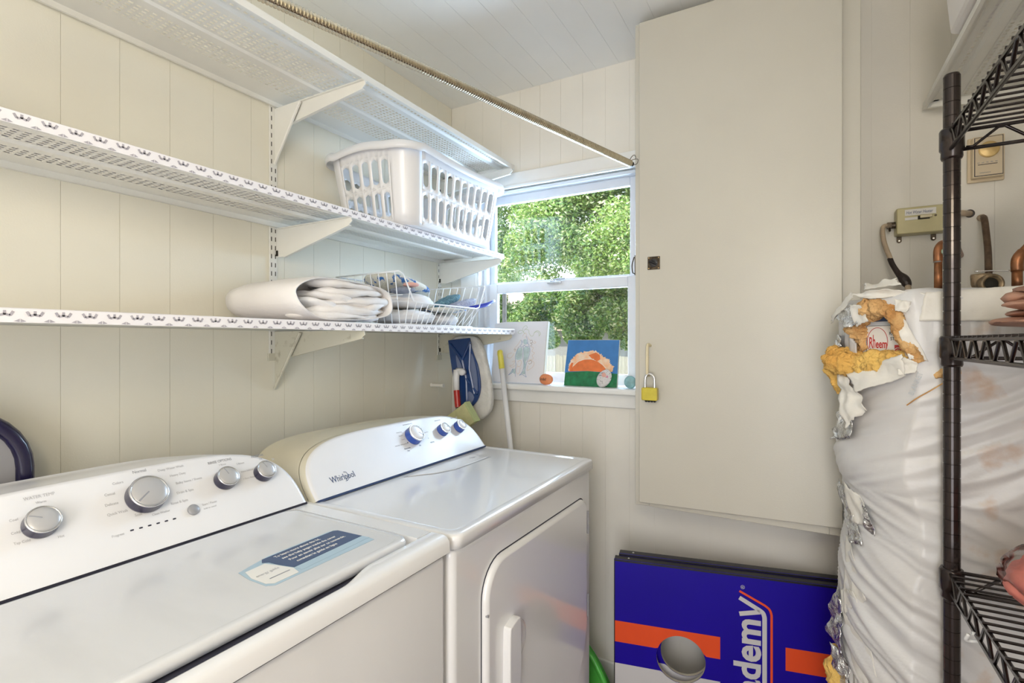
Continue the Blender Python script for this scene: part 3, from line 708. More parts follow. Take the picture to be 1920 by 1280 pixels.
def make_bracket(label, y, zt, depth, drop, m, gusset=0, group=None):
    t = thing('shelf_bracket', label, 'bracket', (.006, y, zt - .0185), group)
    vf, zb = bracket_mesh(y, zt, depth, drop, 0)
    mk('arm', vf, m, t)
    if gusset:
        mm = Matrix(((1, 0, 0, 0), (0, 0, 1, y - .0075), (0, 1, 0, 0), (0, 0, 0, 1)))
        mk('gusset', prism([(.006, zb - .002), (.120, zb - .002), (.006, zb - gusset)], mm, .0025), m, t)
        a = Vector((.120, 0, zb - .004)); b = Vector((.006, 0, zb - gusset))
        mk('gusset_flange', tube([(a.x, y - .009, a.z), ((a.x + b.x) / 2, y - .009, (a.z + b.z) / 2), (b.x, y - .009, b.z)], .0045, 6), m, t)
    mk('mounting_hook', box(.002, .012, y - .004, y + .004, zb - drop + .004, zb - drop + .020), 'slot', t)
YB1, YB2, YB0 = .985, 1.776, .18
for yb, wh in ((YB1, 'at the near upright'), (YB2, 'at the upright beside the window')):
    make_bracket('curved steel bracket under the top shelf ' + wh, yb, 2.020, .362, .055, 'shelf', .165 if yb == YB1 else 0)
    make_bracket('tapered steel bracket under the middle shelf ' + wh, yb, 1.664, .312, .085, 'shelf')
    make_bracket('chipped grey steel bracket under the lowest shelf ' + wh, yb, 1.358, .360, .078, 'shelf_old', .170 if yb == YB1 else 0)
for yb, zlo, wh in ((YB1 - .012, 1.255, 'nearer slotted white shelf upright on the left wall'), (YB2, 1.232, 'slotted white shelf upright close to the window')):
    t = thing('shelf_upright', wh, 'shelf upright', (.003, yb, zlo))
    mk('channel', box(.0006, .0055, yb - .0125, yb + .0125, zlo, 2.06), 'shelf', t, bevel=.001)
    V = []
    z = zlo + .02
    sl = []
    while z < 2.04:
        for s_ in (-.0065, .0065): sl.append(box(.0056, .0060, yb + s_ - .0012, yb + s_ + .0012, z, z + .013))
        z += .0255
    mk('slots', join(*sl), 'slot', t)['kind'] = 'stuff'
    mk('upright_end', box(.0004, .007, yb - .016, yb + .014, zlo - .002, zlo + .02), 'shelf_old', t)

# ------------------------------------------------------------------ corrugated hanging rod
ra, rb = Vector((.893, 1.612, 1.880)), Vector((.008, -1.58, 1.880))
t = thing('hanging_rod', 'corrugated metal clothes rod running diagonally below the ceiling', 'rod', tuple(ra))
Lr = (rb - ra).length; nr_ = int(Lr / .0064); pts = []; rr = []
for i in range(nr_):
    for f_, r_ in ((0, .0090), (.35, .0106), (.65, .0106)):
        pts.append(ra.lerp(rb, (i + f_) / nr_)); rr.append(r_)
mk('coiled_sleeve', tube(pts, rr, 14), 'gold_reflect_rod', t, smooth=True)
dr_ = (rb - ra).normalized()
mk('end_plug', cyl(ra - dr_ * .010, ra + dr_ * .006, .0078), 'black', t)
mk('wire_hook', tube(curve_pts([ra + Vector((-.004, -.004, .0)), ra + Vector((.002, 0, .018)), ra + Vector((.012, .003, .026)), ra + Vector((.016, .004, .014)), ra + Vector((.003, 0, .010)), ra + Vector((.022, .006, .012)), ra + Vector((.018, .008, -.002)), ra + Vector((.002, 0, -.006))], 5), .0011, 6), 'wire', t)
mk('wall_cup', lathe((.012, -1.60, 1.880), (0, 1, 0), [(.018, 0), (.018, .012), (.011, .02)]), 'chrome', t)

# ------------------------------------------------------------------ laundry basket
def basket():
    t = thing('laundry_basket', 'white plastic laundry basket with oblong holes on the middle shelf', 'basket', (.195, 1.425, 1.666))
    hx, hy, rc, H = .150, .245, .060, .232; cx_, cy_, z0 = .195, 1.428, 1.666
    def flare(h): return 1 + .17 * (h / H)
    def pt(side, u, h, out=0):        # side 0:+x,1:+y,2:-x,3:-y ; u along -1..1 on straight part
        ax = [(1, 0), (0, 1), (-1, 0), (0, -1)][side]; tx = [(0, 1), (-1, 0), (0, -1), (1, 0)][side]
        A = hx if side % 2 == 0 else hy; B = (hy if side % 2 == 0 else hx) - rc
        x_ = ax[0] * A + tx[0] * u * B; y_ = ax[1] * A + tx[1] * u * B
        f = flare(h); return (cx_ + x_ * f + ax[0] * out, cy_ + y_ * f + ax[1] * out, z0 + h + wav(side, u, h))
    def wav(side, u, h):
        a = .012 * (h / H) ** 3
        return a * (math.cos(u * math.pi / 2) if side % 2 else -.9 * math.cos(u * math.pi / 2) + .4)
    def corner(side, k, n_, h, out=0):
        ang = side * 90 + 90 * k / n_
        s2 = side
        ax = [(1, 1), (-1, 1), (-1, -1), (1, -1)][s2]
        x_ = ax[0] * (hx - rc) + (rc + out) * math.cos(R(ang)); y_ = ax[1] * (hy - rc) + (rc + out) * math.sin(R(ang))
        f = flare(h); u0 = wav(side, 1, h); return (cx_ + x_ * f, cy_ + y_ * f, z0 + h + u0)
    parts = []
    rows = [(.016, .108), (.112, .200)]
    for side in range(4):
        n_ = 10 if side % 2 == 0 else 5
        for r0, r1 in rows:
            for i in range(n_):
                u0, u1 = -1 + 2 * i / n_, -1 + 2 * (i + 1) / n_; B = (hy if side % 2 == 0 else hx) - rc
                cw = (u1 - u0) * B; w_ = .0255 if side % 2 == 0 else .0235; hh = r1 - r0; hl = hh - .018
                sh = 0
                # ring from capsule to rectangle
                angs = sorted([2 * math.pi * k / 20 for k in range(20)] + [math.atan2(sy * hh, sx * cw) % (2 * math.pi) for sx in (1, -1) for sy in (1, -1)])
                V = []; m_ = len(angs)
                for a in angs:
                    ca, sa = math.cos(a), math.sin(a)
                    s_ = min(cw / 2 / abs(ca) if abs(ca) > 1e-6 else 9, hh / 2 / abs(sa) if abs(sa) > 1e-6 else 9)
                    V.append(pt(side, (u0 + u1) / 2 + ca * s_ / B, (r0 + r1) / 2 + sa * s_))
                for a in angs:
                    ca, sa = math.cos(a), math.sin(a); rr_ = w_ / 2; st_ = hl / 2 - rr_
                    # ray to capsule
                    if abs(ca) > 1e-6 and abs(rr_ / abs(ca) * sa) <= st_: q = (math.copysign(rr_, ca), rr_ / abs(ca) * sa)
                    else:
                        c_ = math.copysign(st_, sa); b_ = sa * c_; s_ = b_ + math.sqrt(max(0, b_ * b_ - c_ * c_ + rr_ * rr_)); q = (ca * s_, sa * s_)
                    V.append(pt(side, (u0 + u1) / 2 + q[0] / B, (r0 + r1) / 2 + q[1]))
                parts.append((V, [(k, (k + 1) % m_, m_ + (k + 1) % m_, m_ + k) for k in range(m_)]))
        for h0, h1 in ((0, .016), (.108, .112), (.200, .222), (.222, .232)):
            V = []; n2 = 20
            for k in range(n2 + 1): V += [pt(side, -1 + 2 * k / n2, h0), pt(side, -1 + 2 * k / n2, h1)]
            parts.append((V, [(2 * k, 2 * k + 2, 2 * k + 3, 2 * k + 1) for k in range(n2)]))
        hs = [0, .04, .08, .12, .16, .2, .222, .232]; V = []
        for k in range(9):
            for h in hs: V.append(corner(side, k, 8, h))
        parts.append((V, [(k * 8 + j, (k + 1) * 8 + j, (k + 1) * 8 + j + 1, k * 8 + j + 1) for k in range(8) for j in range(7)]))
    vf = join(*parts)
    o = mk('basket_wall', vf, 'plastic', t, smooth=True)
    bm = bmesh.new(); bm.from_mesh(o.data); bmesh.ops.remove_doubles(bm, verts=bm.verts, dist=.0004); bm.to_mesh(o.data); bm.free()
    s = o.modifiers.new('thickness', 'SOLIDIFY'); s.thickness = .0025; s.offset = -1
    ring = []
    for side in range(4):
        for k in range(16): ring.append(pt(side, -1 + 2 * k / 16, H, .009))
        for k in range(8): ring.append(corner(side, k, 8, H, .009))
    # rolled rim: flat outward lip turned down
    V = []; Fc = []; N = len(ring)
    C0 = Vector((cx_, cy_, 0))
    for p in ring:
        d = Vector((p[0] - cx_, p[1] - cy_, 0)).normalized()
        for o_, z_ in ((-.010, 0), (-.006, .0045), (.004, .0045), (.010, 0), (.012, -.012), (.010, -.022), (.007, -.022), (.008, -.004), (-.006, -.003)):
            V.append((p[0] + d.x * o_, p[1] + d.y * o_, p[2] + z_))
    n_ = 9
    for i in range(N):
        j = (i + 1) % N
        for k in range(n_): Fc.append((i * n_ + k, j * n_ + k, j * n_ + (k + 1) % n_, i * n_ + (k + 1) % n_))
    mk('rim', (V, Fc), 'plastic', t, smooth=True)
    mk('basket_floor', prism(rrect(2 * hx, 2 * hy, rc, 6, cx_, cy_), Matrix.Translation((0, 0, z0)), .003), 'plastic', t)
    text('marker_lettering', 'SWA', 'black_print', .015, frame_axes((.388, 1.515, 1.874), (0, 1, 0), (.1, 0, 1)), t, bold=.0003, xs=1.2)
basket()

# ------------------------------------------------------------------ things on the lowest shelf
ZS = 1.3605
def comforter():
    t = thing('folded_comforter', 'large rolled and folded white cotton comforter on the lowest shelf', 'comforter', (.19, .95, ZS))
    cy_, hy, hz = .955, .163, .056; cz_ = ZS + hz + .001
    V = []; Fc = []; n = 72
    sg = lambda a, p: math.copysign(abs(a) ** p, a)
    stations = [(.030, .30, 0), (.033, .75, 0), (.050, .95, 0), (.10, 1, 0), (.16, 1, 0), (.22, 1, 0), (.28, 1.0, 0), (.315, 1.0, 0), (.334, .995, 0), (.341, .980, 0), (.339, .962, 0), (.320, .95, 0), (.26, .93, 0), (.22, .5, 0)]
    for si, (x_, s_, _) in enumerate(stations):
        for k in range(n):
            a = 2 * math.pi * k / n; y_ = sg(math.cos(a), .72); z_ = sg(math.sin(a), .80)
            p = Vector((x_, cy_ + hy * y_ * (s_ if s_ > .9 or si < 3 else s_ - .02), cz_ + hz * z_ * (s_ if si < 8 else s_ - .06)))
            p += Vector((0, y_ * .6, z_)) * .006 * noise.noise(p * 11)
            V.append((p.x + .014 * noise.noise(Vector((0, p.y * 9, p.z * 22))) * (x_ > .3), p.y, max(p.z, ZS)))
    for i in range(len(stations) - 1):
        for k in range(n): Fc.append((i * n + k, i * n + (k + 1) % n, (i + 1) * n + (k + 1) % n, (i + 1) * n + k))
    Fc.append(tuple(range(n - 1, -1, -1))); Fc.append(tuple((len(stations) - 1) * n + k for k in range(n)))
    mk('outer_wrap', (V, Fc), 'cotton', t, smooth=True)
    for i, (yc, zc, h1, h2, xe, sd_, tl) in enumerate(((.985, .098, .110, .0105, .336, 1, -.05), (1.000, .080, .118, .0125, .342, 2, .04), (.945, .062, .085, .0125, .332, 3, -.10), (1.015, .056, .112, .0130, .344, 4, .06), (.890, .044, .055, .012, .334, 5, -.22), (.985, .032, .138, .0130, .343, 6, .03), (1.045, .044, .070, .012, .346, 7, .18), (.960, .015, .140, .009, .338, 8, .0))):
        vf = puffy((xe - .06, yc, ZS + zc), (.064, h1, h2 + .004), 2.5, 56, 24, .008, 17, sd_, .004, 24)
        rt = Matrix.Translation((xe - .06, yc, ZS + zc)) @ Matrix.Rotation(tl, 4, 'X') @ Matrix.Translation((-(xe - .06), -yc, -(ZS + zc)))
        vf = xf(vf, rt)
        mk('fold', ([(p[0], p[1], max(p[2], ZS)) for p in vf[0]], vf[1]), 'cotton', t, smooth=True)
comforter()
def wire_basket():
    t = thing('wire_basket', 'white wire basket with a dipped front holding folded linens', 'basket', (.19, 1.38, ZS))
    r0, r1 = .0024, .0014
    zb = ZS + .003
    top = [(.055, 1.165, ZS + .158), (.335, 1.150, ZS + .158), (.338, 1.165, ZS + .150), (.345, 1.205, ZS + .072), (.350, 1.23, ZS + .068), (.350, 1.54, ZS + .068), (.346, 1.565, ZS + .074), (.338, 1.615, ZS + .150), (.330, 1.625, ZS + .158), (.055, 1.625, ZS + .158)]
    bot = [(.075, 1.19, zb), (.318, 1.19, zb), (.318, 1.56, zb), (.075, 1.56, zb)]
    mk('top_rail', tube(top, r0, 8, closed=True), 'white_wire', t, smooth=True)
    mk('bottom_rail', tube(bot, r0 * .8, 8, closed=True), 'white_wire', t, smooth=True)
    ws_ = []
    for i in range(8):
        f = (i + .5) / 8; a = Vector(top[0]).lerp(Vector(top[1]), f); b = Vector(bot[0]).lerp(Vector(bot[1]), f); ws_.append(tube([a, b], r1, 6))
        a = Vector(top[8]).lerp(Vector(top[9]), f); b = Vector(bot[2]).lerp(Vector(bot[3]), f); ws_.append(tube([a, b], r1, 6))
    for i in range(15):
        f = (i + .3) / 15; b = Vector(bot[1]).lerp(Vector(bot[2]), f); yy = 1.175 + .44 * f
        zt_ = ZS + .068 + (max(0, (1.205 - yy)) * 2 if yy < 1.205 else max(0, yy - 1.565) * 1.5)
        ws_.append(tube([(.349, yy, zt_), b], r1, 6))
        ws_.append(tube([(.055, yy, ZS + .158), (.075, b.y, zb), b], r1, 6))
    ws_.append(tube([(.065, 1.178, ZS + .09), (.330, 1.172, ZS + .09)], r1, 6))
    mk('wire_mesh', join(*ws_), 'white_wire', t)['kind'] = 'stuff'
wire_basket()
def lump(name, m, label, cat, c, h, **k):
    rot = k.pop('rot', 0); rx = k.pop('rx', 0)
    vf = puffy(c, h, **k)
    T = Matrix.Translation(c) @ Matrix.Rotation(R(rot), 4, 'Z') @ Matrix.Rotation(R(rx), 4, 'X') @ Matrix.Translation(-Vector(c))
    return tag(mk(name, xf(vf, T), m, None, smooth=True, loc=(c[0], c[1], c[2] - h[2])), label, cat)
lump('folded_sheet', 'cotton', 'white folded linen at the bottom of the wire basket', 'linen', (.195, 1.315, ZS + .031), (.105, .105, .024), e=2.8, fold=.005, foldf=26, seed=3)
lump('folded_sheet', 'cotton', 'white rumpled linen in the middle of the pile in the wire basket', 'linen', (.190, 1.315, ZS + .083), (.100, .110, .024), e=2.6, fold=.005, foldf=22, seed=8)
lump('striped_towel', 'blue_towel', 'cream towel with wavy blue pattern folded on top of the linens', 'towel', (.180, 1.325, ZS + .139), (.090, .120, .024), e=2.4, amp=.01, fr=9, seed=5, rx=-9)
lump('grey_cloth', 'grey_cloth', 'dark grey cloth tucked between white linens at the near end', 'cloth', (.275, 1.235, ZS + .112), (.042, .034, .012), e=2.2, amp=.008, seed=2)
lump('pink_cloth', 'pink_cloth', 'small pink cloth under the patterned towel', 'cloth', (.300, 1.245, ZS + .128), (.024, .022, .007), e=2.4, amp=.004, seed=6)
lump('linen_bundle', 'cotton', 'white rumpled linen at the far end of the wire basket', 'linen', (.20, 1.475, ZS + .028), (.100, .062, .022), e=2.5, fold=.005, foldf=26, seed=12)
lump('blue_striped_cloth', 'blue_towel', 'flat white cloth with blue edging lying under the dusters', 'cloth', (.265, 1.455, ZS + .060), (.075, .080, .009), e=2.5, amp=.006, seed=22)
lump('teal_duster_pad', 'teal_fuzz', 'teal microfibre duster pad leaning at the window end of the wire basket', 'duster', (.24, 1.515, ZS + .098), (.030, .062, .013), e=2.6, amp=.003, fr=60, rx=22, rot=-8)
t = thing('duster', 'lavender microfibre duster with blue loop handle poking out of the wire basket', 'duster', (.290, 1.51, ZS + .06))
c_ = (.290, 1.535, ZS + .084); T = Matrix.Translation(c_) @ Matrix.Rotation(R(14), 4, 'X') @ Matrix.Translation(-Vector(c_))
mk('duster_pad', xf(puffy(c_, (.024, .090, .013), e=2.6, amp=.003, fr=60, seed=4), T), 'lav_fuzz', t, smooth=True)
mk('loop_handle', tube(curve_pts([(.325, 1.535, ZS + .073), (.352, 1.60, ZS + .088), (.358, 1.640, ZS + .100), (.352, 1.662, ZS + .104), (.342, 1.650, ZS + .094), (.345, 1.615, ZS + .083), (.335, 1.56, ZS + .072)], 5), .0042, 8), 'blue', t, smooth=True)
o = mk('storage_box', box(.05, .22, .17, .319, 1.6665, 1.752), 'purple', None, loc=(.13, .24, 1.6665), bevel=.003); tag(o, 'dark purple box at the left edge of the middle shelf', 'box')

# ------------------------------------------------------------------ black framed panel behind the washing machine
t = thing('framed_panel', 'grey panel with a thick black rounded tubular frame standing behind the washing machine', 'panel', (.085, .17, 0))
fr = rrect(.44, 1.16, .11, 8, cx=.175, cy=.60)
mk('tubular_frame', tube([(.070 - .0, p[0], p[1]) for p in fr], .0145, 12, closed=True), 'dark', t, smooth=True)
mk('panel_board', prism(rrect(.425, 1.145, .10, 8, cx=.175, cy=.60), Matrix(((0, 0, 1, .066), (1, 0, 0, 0), (0, 1, 0, 0), (0, 0, 0, 1))), .006), 'grey_plastic', t)
for yy in (.06, .29): mk('rubber_foot', box(.055, .085, yy - .02, yy + .02, 0, .026), 'black', t)

# ------------------------------------------------------------------ cleaning tools in the corner
t = thing('flat_mop', 'upturned flat mop with dark blue head plate and fringed white pad in the corner', 'mop', (.16, 1.72, 0))
mf = frame_axes((0, 1.725, 0), (1, 0, 0), (0, 0, 1))     # local x = room x, local y = height, local z = towards the camera (-y)
plate = [(.090, 1.315), (.198, 1.325)] + [tuple(p[:2]) for p in curve_pts([(.204, 1.290, 0), (.218, 1.255, 0), (.236, 1.215, 0), (.247, 1.165, 0), (.249, 1.115, 0), (.236, 1.075, 0), (.212, 1.048, 0), (.186, 1.036, 0)], 4)] + [(.146, 1.044), (.137, 1.056), (.118, 1.150), (.100, 1.250)]
pad = smoothpoly([(.085, 1.31), (.200, 1.332), (.245, 1.29), (.268, 1.220), (.288, 1.130), (.292, 1.065), (.278, 1.022), (.232, .992), (.180, 1.012), (.135, 1.06), (.11, 1.16)], 4)
mk('mop_pad', prism(pad, frame_axes((0, 1.765, 0), (1, 0, 0), (0, 0, 1)), .034), 'mop_pad', t, bevel=.012, seg=3)
mk('head_plate', prism(plate, frame_axes((0, 1.730, 0), (1, 0, 0), (0, 0, 1)), .010), 'mop_blue', t, bevel=.003)
for nm, pl, m_, zz in (('inset_panel', [(.207, 1.262), (.226, 1.225), (.238, 1.165), (.238, 1.105), (.218, 1.125), (.203, 1.19)], 'mop_grey', .002),
                       ('inset_panel', [(.135, 1.255), (.168, 1.195), (.150, 1.180), (.138, 1.215)], 'mop_grey', .002),
                       ('inset_panel', [(.196, 1.108), (.224, 1.086), (.200, 1.052), (.180, 1.058)], 'mop_grey', .002)):
    mk(nm, prism(smoothpoly(pl, 3), frame_axes((0, 1.7195, 0), (1, 0, 0), (0, 0, 1)), zz), m_, t)
for a, b in (((.105, 1.30), (.165, 1.235)), ((.205, 1.31), (.165, 1.235)), ((.165, 1.235), (.185, 1.16)), ((.185, 1.16), (.240, 1.10)), ((.185, 1.16), (.190, 1.06)), ((.205, 1.30), (.200, 1.20)), ((.200, 1.20), (.225, 1.10))):
    mk('rib', tube([(a[0], 1.717, a[1]), (b[0], 1.717, b[1])], .0055, 6), 'mop_blue', t)
mk('swivel_joint', join(cyl((.150, 1.700, 1.192), (.182, 1.700, 1.190), .011), lathe((.182, 1.708, 1.186), (0, -1, 0), [(.012, 0), (.013, .02), (.009, .024)], 20), cyl((.165, 1.70, 1.190), (.165, 1.725, 1.190), .009)), 'plastic', t, smooth=True)
mk('handle_socket', tube([(.150, 1.700, 1.195), (.149, 1.698, 1.16), (.153, 1.695, 1.112)], [.014, .013, .012], 14), 'plastic', t, smooth=True)
mk('red_sleeve', cyl((.153, 1.695, 1.112), (.163, 1.69, 1.045), .0125), 'red', t)
mk('pole', cyl((.163, 1.69, 1.045), (.15, 1.76, .004), .010), 'chrome', t)
t = thing('wall_peg', 'small white peg on the left wall beside the blue mop head', 'peg', (0, 1.725, 1.125))
mk('peg_body', lathe((.0005, 1.725, 1.125), (1, 0, 0), [(.009, 0), (.007, .006), (.006, .05), (.008, .055), (.008, .065)], 16), 'shelf', t)
t = thing('sponge_mop', 'pale yellow green sponge mop head peeking out behind the dryer console', 'mop', (.165, 1.62, 0))
sm_ = frame_axes((.231, 1.640, 1.0735), (.57, 0, -.82), (-.82, 0, -.57))
mk('sponge_head', xf(box(0, .086, .006, .125, 0, .034), sm_), 'sponge', t, bevel=.003)
mk('scouring_face', xf(box(-.001, .087, -.002, .006, 0, .034), sm_), 'green_foam', t, bevel=.001)
mk('pole', cyl((.195, 1.628, .98), (.215, 1.585, .003), .009), 'plastic', t)
t = thing('broom_pole', 'white broom pole with yellow end cap leaning beside the window', 'pole', (.52, 1.70, 0))
pa, pb = Vector((.297, 1.796, 1.275)), Vector((.522, 1.69, .004)); d_ = (pb - pa).normalized()
mk('pole', cyl(pa + d_ * .074, pb, .0105), 'plastic', t, smooth=True)
mk('end_cap', lathe(pa, tuple(d_), [(.007, 0), (.011, .004), (.0118, .016), (.0118, .076), (.0105, .077)], 20), 'yellow', t, smooth=True)
mk('hanging_hole', xf(box(-.0135, .0135, -.003, .003, -.006, .006), Matrix.Translation(pa + d_ * .016)), 'thermo', t)
t = thing('green_dustpan', 'bright green plastic dustpan edge low behind the dryer corner', 'dustpan', (.78, 1.70, 0))
mk('pan', prism(smoothpoly([(.700, .215), (.722, .218), (.765, .160), (.800, .090), (.806, .030), (.770, .004), (.700, .004)], 4), frame_axes((0, 1.725, 0), (1, 0, 0), (0, 0, 1)), .018), 'green', t, bevel=.006)
mk('rolled_edge', tube(curve_pts([(.712, 1.70, .222), (.745, 1.695, .190), (.782, 1.69, .130), (.806, 1.69, .060), (.808, 1.69, .008)], 5), .011, 10), 'green', t, smooth=True)

# ------------------------------------------------------------------ things on the window sill
def fr_canvas(x0, x1, y, z0, lean):
    return frame_axes((x0, y, z0), (1, 0, 0), (0, math.sin(lean), math.cos(lean)))
t = thing('canvas_drawing', 'white canvas with pale pencil sketch of two fish tailed figures on the window sill', 'canvas', (.33, 1.885, 1.1365))
cm = frame_axes((.213, 1.872, 1.1372), (1, 0, 0), (0, math.sin(R(7)), math.cos(R(7))))    # local z points to the viewer (-y)
mk('canvas_board', prism([(0, 0), (.245, .0), (.252, .257), (.045, .257), (0, .25)], cm @ Matrix.Translation((0, 0, -.008)), .016), 'canvas', t)
mk('canvas_edge', prism([(.2455, 0), (.2475, 0), (.2545, .257), (.2525, .257)], cm @ Matrix.Translation((0, 0, -.010)), .018), 'canvas_side', t)
def stroke(pts, m, w_=.0014, par=None, z_=.0086, n_=5, mt=None):
    P_ = smooth_open(pts, n_); V = []; Fc = []
    for i, p in enumerate(P_):
        d = (P_[min(i + 1, len(P_) - 1)] - P_[max(i - 1, 0)]); d = d.normalized() if d.length > 0 else Vector((1, 0)); q = Vector((-d.y, d.x)) * w_ / 2
        V += [tuple(mt @ Vector((p.x + q.x, p.y + q.y, z_))), tuple(mt @ Vector((p.x - q.x, p.y - q.y, z_)))]
    for i in range(len(P_) - 1): Fc.append((2 * i, 2 * i + 1, 2 * i + 3, 2 * i + 2))
    return V, Fc
def smooth_open(pts, n_): return [Vector((p.x, p.y)) for p in curve_pts([(a, b, 0) for a, b in pts], n_)]
# canvas local coordinates: photo crop (1920x1120 of 240x140 px) -> metres
def cc(px, py): return ((px + 170) / 8 * .00292 * .92 / 1.0 + .006, (945 - py) / 8 * .00222 + .0015)
def cs(pts): return [cc(*p) for p in pts]
sk = {'pen_blue': [], 'pen_green': [], 'pen_peach': [], 'pen_brown': [], 'pen_teal': []}
for m_, pts in (('pen_blue', [(190, 400), (165, 470), (145, 540), (150, 620), (160, 690), (155, 760)]), ('pen_blue', [(255, 410), (250, 520), (262, 620), (275, 690), (262, 760)]),
                ('pen_blue', [(335, 400), (345, 480), (325, 590), (300, 680), (292, 760)]), ('pen_blue', [(120, 740), (90, 800), (60, 840)]), ('pen_blue', [(160, 760), (158, 820), (162, 858)]),
                ('pen_blue', [(120, 740), (112, 800), (60, 840)]), ('pen_blue', [(262, 760), (240, 810), (215, 838)]), ('pen_blue', [(292, 760), (300, 820), (316, 862)]), ('pen_blue', [(215, 838), (255, 825), (316, 862)]),
                ('pen_green', [(225, 160), (235, 110), (270, 85), (290, 115), (262, 140), (240, 175), (262, 215)]), ('pen_green', [(160, 190), (185, 158), (225, 165), (240, 190)]), ('pen_green', [(160, 190), (190, 210), (225, 190)]),
                ('pen_green', [(262, 140), (310, 155), (320, 200), (350, 245), (380, 235), (395, 190), (430, 165), (465, 185), (478, 215), (462, 240)]), ('pen_green', [(385, 200), (420, 180), (455, 200), (460, 250)]),
                ('pen_blue', [(210, 300), (225, 360), (200, 400), (240, 410), (260, 385), (290, 405), (330, 395), (310, 350), (300, 300), (280, 240)]), ('pen_blue', [(235, 310), (232, 330), (245, 345)]), ('pen_blue', [(295, 340), (302, 355), (290, 365)]),
                ('pen_peach', [(230, 250), (250, 210), (275, 200), (285, 240), (262, 270)]), ('pen_peach', [(210, 300), (190, 340), (160, 390), (120, 440), (135, 480), (165, 440), (190, 400)]),
                ('pen_peach', [(95, 500), (40, 520), (30, 570), (75, 580), (105, 545), (125, 505)]), ('pen_peach', [(100, 640), (140, 620), (120, 680), (70, 700), (110, 720), (150, 690)]),
                ('pen_peach', [(180, 640), (215, 610), (235, 640), (220, 700), (185, 700), (175, 660)]), ('pen_peach', [(180, 700), (165, 760), (190, 820), (215, 790), (225, 720)]),
                ('pen_peach', [(350, 400), (390, 420), (375, 470), (410, 500), (380, 540), (400, 580), (365, 600)]), ('pen_peach', [(320, 640), (350, 600), (410, 640), (400, 700), (360, 740), (320, 760), (330, 690)]),
                ('pen_brown', [(335, 320), (365, 305), (372, 345), (345, 350), (372, 370), (350, 395), (372, 410)]), ('pen_brown', [(335, 630), (360, 610), (380, 640), (350, 665), (335, 650)]), ('pen_brown', [(120, 450), (140, 440), (135, 470)]),
                ('pen_peach', [(300, 250), (320, 290), (345, 300)]), ('pen_peach', [(395, 320), (420, 340), (400, 355), (380, 340)])):
    sk[m_].append(stroke(cs(pts), m_, mt=cm))
for m_, v in sk.items():
    if v: mk('pencil_lines', join(*v), m_, t)
for pl, m_ in (([(165, 440), (235, 425), (238, 500), (235, 590), (160, 600), (150, 540)], 'pen_teal'), ([(258, 420), (332, 420), (335, 500), (312, 600), (270, 640), (262, 560)], 'pen_teal'), ([(120, 750), (152, 745), (150, 820), (118, 800), (80, 830)], 'pen_teal'),
               ([(262, 770), (288, 765), (292, 815), (250, 815), (235, 822)], 'pen_teal'), ([(248, 295), (290, 300), (298, 345), (275, 375), (250, 350)], 'pen_teal'), ([(268, 650), (298, 640), (290, 760), (270, 755)], 'pen_teal')):
    q = smoothpoly(cs(pl), 3); mk('colour_patch', prism(q, cm @ Matrix.Translation((0, 0, .0081)), .0002), m_, t)

t = thing('canvas_painting', 'small canvas painted with an orange sunset over green ground under blue', 'canvas', (.66, 1.87, 1.1365))
am = frame_axes((.552, 1.868, 1.1368), (1, 0, 0), (0, math.sin(R(6)), math.cos(R(6))))
Wc, Hc = .212, .181
mk('canvas_block', prism([(0, 0), (Wc, 0), (Wc + .004, Hc), (.008, Hc)], am @ Matrix.Translation((0, 0, -.018)), .018), 'canvas_side', t)
def ac(px, py): return ((px - 925) / 835 * .2155, (990 - py) / 705 * .181)
def layer_(pts, z_, m_, nm='painted_area', n_=0):
    q = [ac(*p) for p in pts]; q = smoothpoly(q, n_) if n_ else q
    mk(nm, prism(q, am @ Matrix.Translation((0, 0, z_)), .0003), m_, t)
layer_([(920, 800), (1755, 800), (1770, 290), (960, 290)], .0, 'paint_blue')
layer_([(918, 992), (1752, 992), (1757, 790), (1500, 775), (1300, 762), (1000, 785), (930, 795)], .0003, 'paint_green')
random.seed(3)
outer = [(985, 770), (990, 700), (1020, 620), (1075, 545), (1150, 500), (1230, 475), (1320, 468), (1400, 465), (1470, 500), (1540, 550), (1610, 585), (1650, 650), (1690, 690), (1665, 775)]
dense = []
for a, b in zip(outer[:-1], outer[1:]):
    for k in range(8):
        f = k / 8; px = a[0] + (b[0] - a[0]) * f; py = a[1] + (b[1] - a[1]) * f; d = Vector((px - 1340, py - 800)).normalized() * random.uniform(-6, 22)
        dense.append((px + d.x, py + d.y))
layer_(dense + [(1600, 760), (1340, 700), (1050, 770)], .0006, 'paint_peach')
layer_([(1010, 775), (1060, 700), (1140, 625), (1240, 588), (1340, 582), (1440, 610), (1530, 670), (1600, 750), (1590, 775), (1300, 760)], .0009, 'paint_orange', n_=0)
layer_([(1000, 775), (995, 700), (1030, 640), (1060, 640), (1045, 700), (1060, 770)], .0009, 'paint_orange')
layer_([(1300, 520), (1420, 478), (1480, 520), (1490, 580), (1440, 610), (1360, 575)], .0008, 'paint_orange')
sv = [stroke([ac(*p) for p in pts], 'paint_white', w_=.0018, mt=am, z_=.0014) for pts in ([(1060, 690), (1130, 625), (1240, 584), (1390, 580)], [(1500, 640), (1560, 690), (1600, 745)])]
mk('white_highlight', join(*sv), 'paint_white', t)

